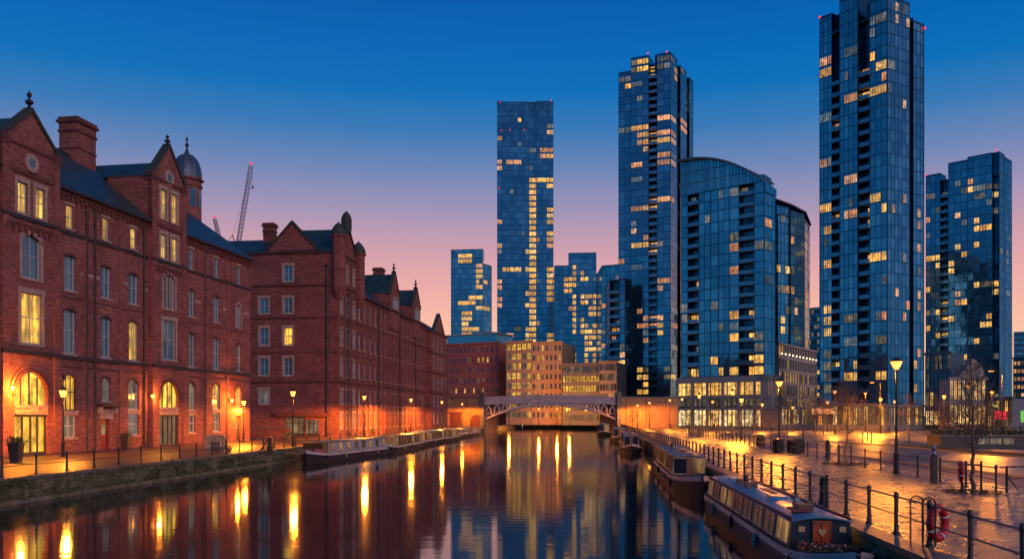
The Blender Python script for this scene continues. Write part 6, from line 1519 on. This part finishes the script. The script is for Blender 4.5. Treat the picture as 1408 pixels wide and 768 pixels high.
    return root, T
HB_ = -pi/2-.0867
# near right boat: front bulkhead at Y=25.2
o = (8.92, 25.2)
rb, T1 = narrowboat(o, HB_+0.0, 'nearest long narrowboat, wet blue roof, orange-red door with a gold heart', 17.2, 3.4, 1.6, 2.12, 'umber', 'roofblue', roofz=1.66, litf=.3, seed=3)
# cloth and flowers by the door
m = MB(); rg = random.Random(9)
for k in range(420):
    p = T1(.5+rg.gauss(0,.18), rg.uniform(-.7,.8), .90+abs(rg.gauss(0,.07))); u = Vector((rg.uniform(-1,1),rg.uniform(-1,1),rg.uniform(-1,1)))*.05; v = Vector((rg.uniform(-1,1),rg.uniform(-1,1),rg.uniform(-1,1)))*.05; m.poly([p-u,p+v,p+u,p-v], rg.choice((0,0,1,2,2,3)))
fl = thing('flower_trough', T1(.5,0,.85), 'trough of red and white flowers before the orange-red boat door', 'flowers'); m.build('flowers', [M['lifebuoy'], M['white'], M['leaf'], M['tarp']], fl)
m = MB(); a_ = T1(.32,-.75,.8); 
def lbx(mb, T, x0,x1,y0,y1,z0,z1):
    i = len(mb.v)
    for z in (z0, z1):
        for x, y in ((x0,y0),(x1,y0),(x1,y1),(x0,y1)): mb.v.append(tuple(T(x,y,z)))
    for q in ((0,3,2,1),(4,5,6,7),(0,1,5,4),(1,2,6,5),(2,3,7,6),(3,0,4,7)): mb.f.append(tuple(i+k for k in q)); mb.m.append(0)
lbx(m, T1, .3,.72,-.75,.85,.8,.97); m.build('trough', M['wood'], fl)
m = MB(); lbx(m, T1, -1.9,-.9,-.55,-.05,1.77,1.83); tag(m.build('folded_cloth', M['tarp']), 'folded pinkish red cloth lying on the near boat roof', 'cloth')
rb2, T2 = narrowboat((11.55,56.8), HB_-.02, 'second promenade-side narrowboat, cream cabin, tall windows and pale bow band', 19, 7.6, 1.6, 2.6, 'cream', 'roofgrey', roofz=2.0, winspec='tall', door=False, litf=.25, seed=5)
narrowboat((14.9,109), HB_-.03, 'third promenade-side narrowboat, light cabin, just beyond the cream one', 14, 3.5, 1.5, 2.3, 'cream', 'roofgrey', roofz=2.2, winspec='small', door=False, litf=.1, seed=6)
narrowboat((17.1,129), HB_-.03, 'brown-cabined narrowboat moored fourth along the promenade', 12, 3.0, 1.5, 2.3, 'umber', 'roofgrey', roofz=2.1, winspec='small', door=False, seed=7)
narrowboat((19.1,155), HB_-.02, 'pale narrowboat second from the bridge on the promenade side', 15, 3.2, 1.5, 2.5, 'boatgrey', 'roofgrey', roofz=2.4, winspec='small', door=False, seed=8)
narrowboat((21.6,205), HB_-.02, 'blue-grey boat nearest the bridge on the promenade side', 16, 3.2, 1.5, 3.0, 'boatgrey', 'roofblue', roofz=2.7, winspec='small', door=False, seed=9)
# left-hand boats
def leftboat(p0, p1, label, cabm, roofm, bow, seed, win='small', wid=2.3, rz=2.0, litf=.3, band=True, cl=True):
    d = Vector(p0)-Vector(p1); Lg = d.length; h = atan2(d.y, d.x)
    return narrowboat(p0, h, label, Lg, bow, 1.2, wid, cabm, roofm, roofz=rz, winspec=win, door=False, seed=seed, litf=litf, band=band, clutter=cl)
r_, TL = leftboat((-19.6,88.5), (-16.3,106.5), 'grey-blue narrowboat with violet and pink panels, nearest on the warehouse side', 'boatgrey', 'roofgrey', 3.2, 21, 'small', 2.5, 2.0, .35)
for ya, yb, k in ((-1.05,-.12,'violet'),(.2,1.08,'rose')):
    m = MB(); lbx(m, TL, 1.53,1.58,ya,yb,1.0,1.32); m.build('stern_panel', M[k], r_)
m = MB(); pr = [(-1.1,.9),(-1.0,1.95),(1.0,1.95),(1.1,.9)]
m.extr([TL(0.02,y_,z_) for y_, z_ in pr], TL(1.5,0,0)-TL(0,0,0)); m.build('canopy', M['black'], r_)
leftboat((-15.6,109.5), (-14.2,131), 'second narrowboat on the warehouse side, with tan panelled sides', 'cream', 'roofgrey', 2.2, 22, 'panels', 2.3, 2.1, .5)
leftboat((-14.6,135), (-11.4,168), 'third boat on the warehouse side, blunt dark bow, tan side panels', 'cream', 'roofblue', 2.4, 23, 'panels', 2.6, 2.1, .5)
leftboat((-12.6,172), (-9.0,212), 'farthest boat on the warehouse side, plain light sheeted cabin', 'boatgrey', 'roofgrey', 1.6, 24, 'small', 2.4, 1.9, 0)
# mooring ropes
def rope(a, b, sag, label):
    m = MB(); a = Vector(a); b = Vector(b); pts = []
    for k in range(11): t = k/10; p = a.lerp(b, t); p.z -= sag*4*t*(1-t); pts.append(p)
    for p, q in zip(pts, pts[1:]): m.cyl(p, q, .022, .022, 5, 0, False)
    tag(m.build('mooring_rope', M['rope']), label, 'rope')
rope(T1(3.0,-.3,1.2), (RQ(23.5)+.5, 23.5, .05), .25, 'slack pale rope from the nearest boat to the promenade edge')
rope(TL(2.8,.4,1.1), (-23.9, 84, .06), .2, 'pale rope from the grey-blue boat to the quay')
rope(T2(6.6,.2,1.2), (RQ(50)+.4, 50, .05), .2, 'rope from the cream boat bow to the promenade')
# long poles/planks on the quay edge by the boats
for k in range(5):
    m = MB(); y0 = 33+k*1.9+random.random(); x0 = RQ(y0)+.35; m.obox((x0+.1,y0,.08), (.07,.9,0), (.06,0,0), (0,0,.04))
    tag(m.build('timber_plank', M['wood']), 'old timber plank lying on the quay edge behind the nearest boat', 'plank', 'planks on the quay edge')
# ---------------------------------------------------------------- bare trees
M['bark'] = noisemat('wet_bark', (.10,.07,.05), (.16,.11,.07), 6, .75)
def tree(x, y, h, spread, label, seed, trunk_h=.42, r0=.08, depth=5, stake=False, base_r=None):
    rg = random.Random(seed); root = thing('bare_tree', (x,y,0), label, 'tree', 'bare street trees')
    tm = MB(); cm = MB()
    th = h*trunk_h; p = Vector((x,y,0)); pts = [p]
    n = 6
    for k in range(1, n+1): pts.append(Vector((x+rg.gauss(0,.01)*h, y+rg.gauss(0,.01)*h, th*k/n)))
    for k in range(n): tm.cyl(pts[k], pts[k+1], r0*(1.15-.45*k/n), r0*(1.15-.45*(k+1)/n), 8)
    def grow(p, d, ln, r, lv):
        q = p; dd = d.copy(); seg = 3
        for k in range(seg):
            nd = (dd+Vector((rg.gauss(0,.12),rg.gauss(0,.12),rg.gauss(.03,.08)))).normalized(); q2 = q+nd*ln/seg
            cm.cyl(q, q2, r*(1-.25*k/seg), r*(1-.25*(k+1)/seg), 5 if lv > 2 else 3, 0, False); q = q2; dd = nd
            if lv > 0 and k < seg-1 or lv > 1 and rg.random() < .4:
                a = rg.uniform(0, 2*pi); u = dd.cross(Vector((0,0,1))+dd*.01).normalized(); v = u.cross(dd)
                bd = (dd*.75+(u*cos(a)+v*sin(a))*.65+Vector((0,0,.08))).normalized(); grow(q, bd, ln*rg.uniform(.55,.75), r*.55, lv-1)
        if lv > 0:
            for s_ in range(2):
                a = rg.uniform(0,2*pi); u = dd.cross(Vector((.1,.2,1))).normalized(); v = u.cross(dd)
                grow(q, (dd+(u*cos(a)+v*sin(a))*.4).normalized(), ln*rg.uniform(.6,.8), r*.62, lv-1)
    top = pts[-1]
    lead = h-th
    q = top; r = r0*.68
    nn = 7
    for k in range(nn):      # central leader with side limbs
        q2 = q+Vector((rg.gauss(0,.02)*h*.3, rg.gauss(0,.02)*h*.3, lead/nn*.9)); cm.cyl(q, q2, r*(1-k/nn*.9), r*(1-(k+1)/nn*.9), 6, 0, False)
        for s_ in range(2 if k else 3):
            a = rg.uniform(0,2*pi); L2 = spread*(.75 if k < 4 else .75*(1-(k-3)/5))*rg.uniform(.7,1.1)*.62
            grow(q, Vector((cos(a)*.85,sin(a)*.85,.55+.06*k)).normalized(), L2, r*.5*(1-k/nn*.6), depth-2)
        q = q2
    tm.build('trunk', M['bark'], root); cm.build('crown', M['bark'], root)
    if stake:
        for dx in (-.42,.4):
            m = MB(); m.cyl((x+dx,y+.1,0),(x+dx,y+.1,1.35),.05); m.build('stake', M['black'], root)
        m = MB(); m.cyl((x-.42,y+.1,1.2),(x+.4,y+.1,1.2),.03); m.build('tie', M['black'], root)
    if base_r:
        m = MB()
        for k in range(260):
            a = rg.uniform(0,2*pi); rr_ = base_r*math.sqrt(rg.random()); p = Vector((x+cos(a)*rr_, y+sin(a)*rr_, .03+rg.random()*.06)); u = Vector((rg.uniform(-1,1),rg.uniform(-1,1),rg.uniform(-.4,.4)))*.09; v = Vector((rg.uniform(-1,1),rg.uniform(-1,1),rg.uniform(-.4,.4)))*.09; m.poly([p-u,p+v,p+u,p-v])
        tag(m.build('grass_tuft', M['verge'], root), kind=None)
xx, yy = gp(1338,677).xy; tree(xx, yy, 6.0, 2.0, 'nearest bare street tree with a slender trunk, by the hung lifebuoy', 31, .33, .085, 6, True, 1.2)
xx, yy = gp(1163,638).xy; tree(xx, yy, 5.7, 2.6, 'small bare tree with a wide twiggy crown in a round grassy pit', 32, .36, .07, 6, True, 1.6)
for i, (px, Y, h, sp_, lb) in enumerate(((1104,100,6.5,3.0,'bare tree right of the second promenade lamp'),(1083,150,8,3.4,'bare tree in front of the pale classical office building'),(1121,165,8,3.4,'bare tree before the gap left of the biggest tower'),(1132,150,6.5,3,'thin bare tree at the left foot of the biggest tower'),
      (1248,170,8,3.2,'bare tree behind the main street lamp at right'),(1290,165,7.5,3.2,'bare tree before the two-storey glass shop building'),(1355,160,8,3.5,'bare tree before the sloping stone parapet'),(985,150,7,2.8,'bare tree in front of the lit podium shops, left'),(1035,158,7,2.8,'bare tree in front of the lit podium shops, right'),(870,205,5,2.6,'twiggy shrub-like tree beside the right bridge abutment'),(948,170,6.5,2.8,'bare tree at the right end of the orange bridge wall'),(1172,172,7.5,3.2,'bare tree before the shops of the biggest tower'))):
    q = dp(px, Y); tree(q.x, Y, h, sp_, lb, 40+i, .3, .1, 5)
# ---------------------------------------------------------------- people
M['skin'] = mat('skin', (.45,.26,.19), .6); M['cloth1'] = mat('dark_coat', (.03,.03,.045), .8); M['cloth2'] = mat('blue_coat', (.03,.07,.16), .8); M['cloth3'] = mat('red_coat', (.25,.03,.04), .8); M['trouser'] = mat('dark_trousers', (.02,.02,.025), .8); M['hair'] = mat('dark_hair', (.02,.015,.012), .7)
def person(x, y, coat, label, face=0.0, seed=1, stride=.22):
    rg = random.Random(seed); root = thing('person', (x,y,0), label, 'person')
    V = [(0,0,.95),(0,0,1.15),(0,0,1.38),(0,0,1.50),(0,.01,1.60),(0,.02,1.72),
         (-.10,0,.92),(-.11,stride*.5,.5),(-.11,stride*.6-.05,.09),(-.11,stride*.6+.13,.04),
         (.10,0,.92),(.11,-stride*.3,.5),(.11,-stride-.05,.10),(.11,-stride+.12,.04),
         (-.20,0,1.40),(-.26,-.05,1.14),(-.24,.06,.90),(-.24,.09,.80),(.20,0,1.40),(.26,.06,1.14),(.25,.14,.92),(.25,.17,.82)]
    E = [(0,1),(1,2),(2,3),(3,4),(4,5),(0,6),(6,7),(7,8),(8,9),(0,10),(10,11),(11,12),(12,13),(2,14),(14,15),(15,16),(16,17),(2,18),(18,19),(19,20),(20,21)]
    Rr = [.15,.14,.16,.06,.085,.085,.10,.07,.05,.04,.10,.07,.05,.04,.065,.05,.04,.035,.065,.05,.04,.035]
    me = bpy.data.meshes.new('body'); c, s = cos(face), sin(face)
    me.from_pydata([(a*c-b*s, a*s+b*c, z) for a, b, z in V], E, []); me.materials.append(M['trouser']); me.materials.append(M[coat]); me.materials.append(M['skin'])
    o = bpy.data.objects.new('body', me); C.objects.link(o); o.parent = root
    md = o.modifiers.new('skin', 'SKIN'); 
    if not me.skin_vertices: 
        import bmesh
        bm = bmesh.new(); bm.from_mesh(me); bm.verts.layers.skin.verify(); bm.to_mesh(me); bm.free()
    for i, r in enumerate(Rr): me.skin_vertices[0].data[i].radius = (r, r*.8 if i < 3 else r)
    me.skin_vertices[0].data[0].use_root = True
    sb = o.modifiers.new('sub', 'SUBSURF'); sb.levels = 1; sb.render_levels = 1
    dg = bpy.context.evaluated_depsgraph_get(); dg.update(); ev = o.evaluated_get(dg); nm = bpy.data.meshes.new_from_object(ev)
    nm.materials.clear(); 
    for k in ('trouser', coat, 'skin'): nm.materials.append(M[k])
    for p in nm.polygons:
        z = p.center.z; rr_ = abs(p.center.x*c+p.center.y*s); p.material_index = 2 if z > 1.5 or (z < .87 and rr_ > .2) else (1 if z > .84 else 0); p.use_smooth = True
    o.modifiers.clear(); o.data = nm
    m = MB(); m.lathe((x+.0,y+.0,0), [(.10,1.60),(.115,1.68),(.11,1.76),(.07,1.83),(.02,1.85)], 10); h = m.build('hair', M['hair'], root)
    m = MB(); m.lathe((x,y,0), [(.21,.78),(.2,.95),(.17,1.15),(.18,1.3),(.19,1.4),(.12,1.47),(.07,1.5)], 12); m.build('coat', M[coat], root, smooth=True)
for px, py, coat, lb, f in ((1061,594,'cloth2','person in a blue coat standing on the pavement between the lit shops and the bins',.3),(1041,592,'cloth1','person in dark clothes walking in front of the brightest shop window',1.4),(988,591,'cloth3','person in a red coat by the second railing, far along the promenade',2.0),(1128,592,'cloth2','person in blue walking before the shop row near the biggest tower',1.1),(1222,594,'cloth1','dark figure on the pavement just left of the main lamp post',.4),(1083,596,'cloth1','dark figure walking past the far bin towards the shops',2.6),(512,601.5,'cloth1','dark figure on the warehouse-side quay near the second lamp',.6),(982,590.5,'cloth1','dark figure walking beside the person in the red coat',2.2),(1034,592,'cloth1','second dark figure before the brightest shop window',-1.2)):
    q = gp(px, py); person(q.x, q.y, coat, lb, f, int(px))
# ---------------------------------------------------------------- tower cranes far off
def crane(px0, py0, px1, py1, Y, label, mast_h, beacon=True):
    b0 = dp(px0, Y, zat(py0, Y)); b1 = dp(px1, Y, zat(py1, Y))
    root = thing('tower_crane', (b0.x, Y, 0), label, 'crane')
    def lattice(mb, a, b, w, n):
        a = Vector(a); b = Vector(b); d = (b-a).normalized(); u = d.cross(Vector((0,1,0))).normalized()*w; v = Vector((0,1,0))*w
        cs = [u+v, u-v, -u-v, -u+v]
        for c in cs: mb.cyl(a+c, b+c, .16, .12, 4, 0, False)
        for i in range(n):
            p = a.lerp(b, i/n); q = a.lerp(b, (i+1)/n)
            for k in range(4): mb.cyl(p+cs[k], q+cs[(k+1)%4], .09, .09, 4, 0, False); mb.cyl(p+cs[k], p+cs[(k+1)%4], .07, .07, 4, 0, False)
    m = MB(); lattice(m, (b0.x,Y,0), (b0.x,Y,b0.z), .9, 24); m.build('mast', M['mastpaint'], root)
    m = MB(); lattice(m, b0, b1, .75, 22); m.build('jib', M['mastpaint'], root)
    m = MB(); cb = Vector((b0.x-(b1.x-b0.x)*.45-2.5,Y,b0.z+2)); m.cyl(b0, cb, .35); ap = Vector((b0.x-2.0,Y,b0.z+7)); m.cyl(cb, ap, .12); m.cyl(b0, ap, .2); m.box(cb.x-1.2,cb.x+1.2,Y-1,Y+1,cb.z-2,cb.z); m.build('counter_jib', M['iron'], root)
    m = MB(); m.cyl(ap, b0.lerp(b1,.85), .05, .05, 4); m.build('pendant_line', M['iron'], root)
    m = MB(); m.cyl(b1, b1+Vector((.6,0,-9)), .05, .05, 4); m.box(b1.x+.3,b1.x+.9,Y-.3,Y+.3,b1.z-10.2,b1.z-9); m.build('hook', M['iron'], root)
    m = MB(); m.lathe(b1+Vector((0,0,.2)), [(.2,0),(.5,.3),(.5,.8),(.2,1.1)], 8); m.build('beacon', M['redlight'], root)
crane(326, 345, 345.5, 227, 380, 'taller far crane with a steep lattice jib and red beacon above the rooftops', 60)
crane(306, 345, 295, 300, 430, 'smaller far crane with a short leaning jib and red beacon, left of the taller one', 60)
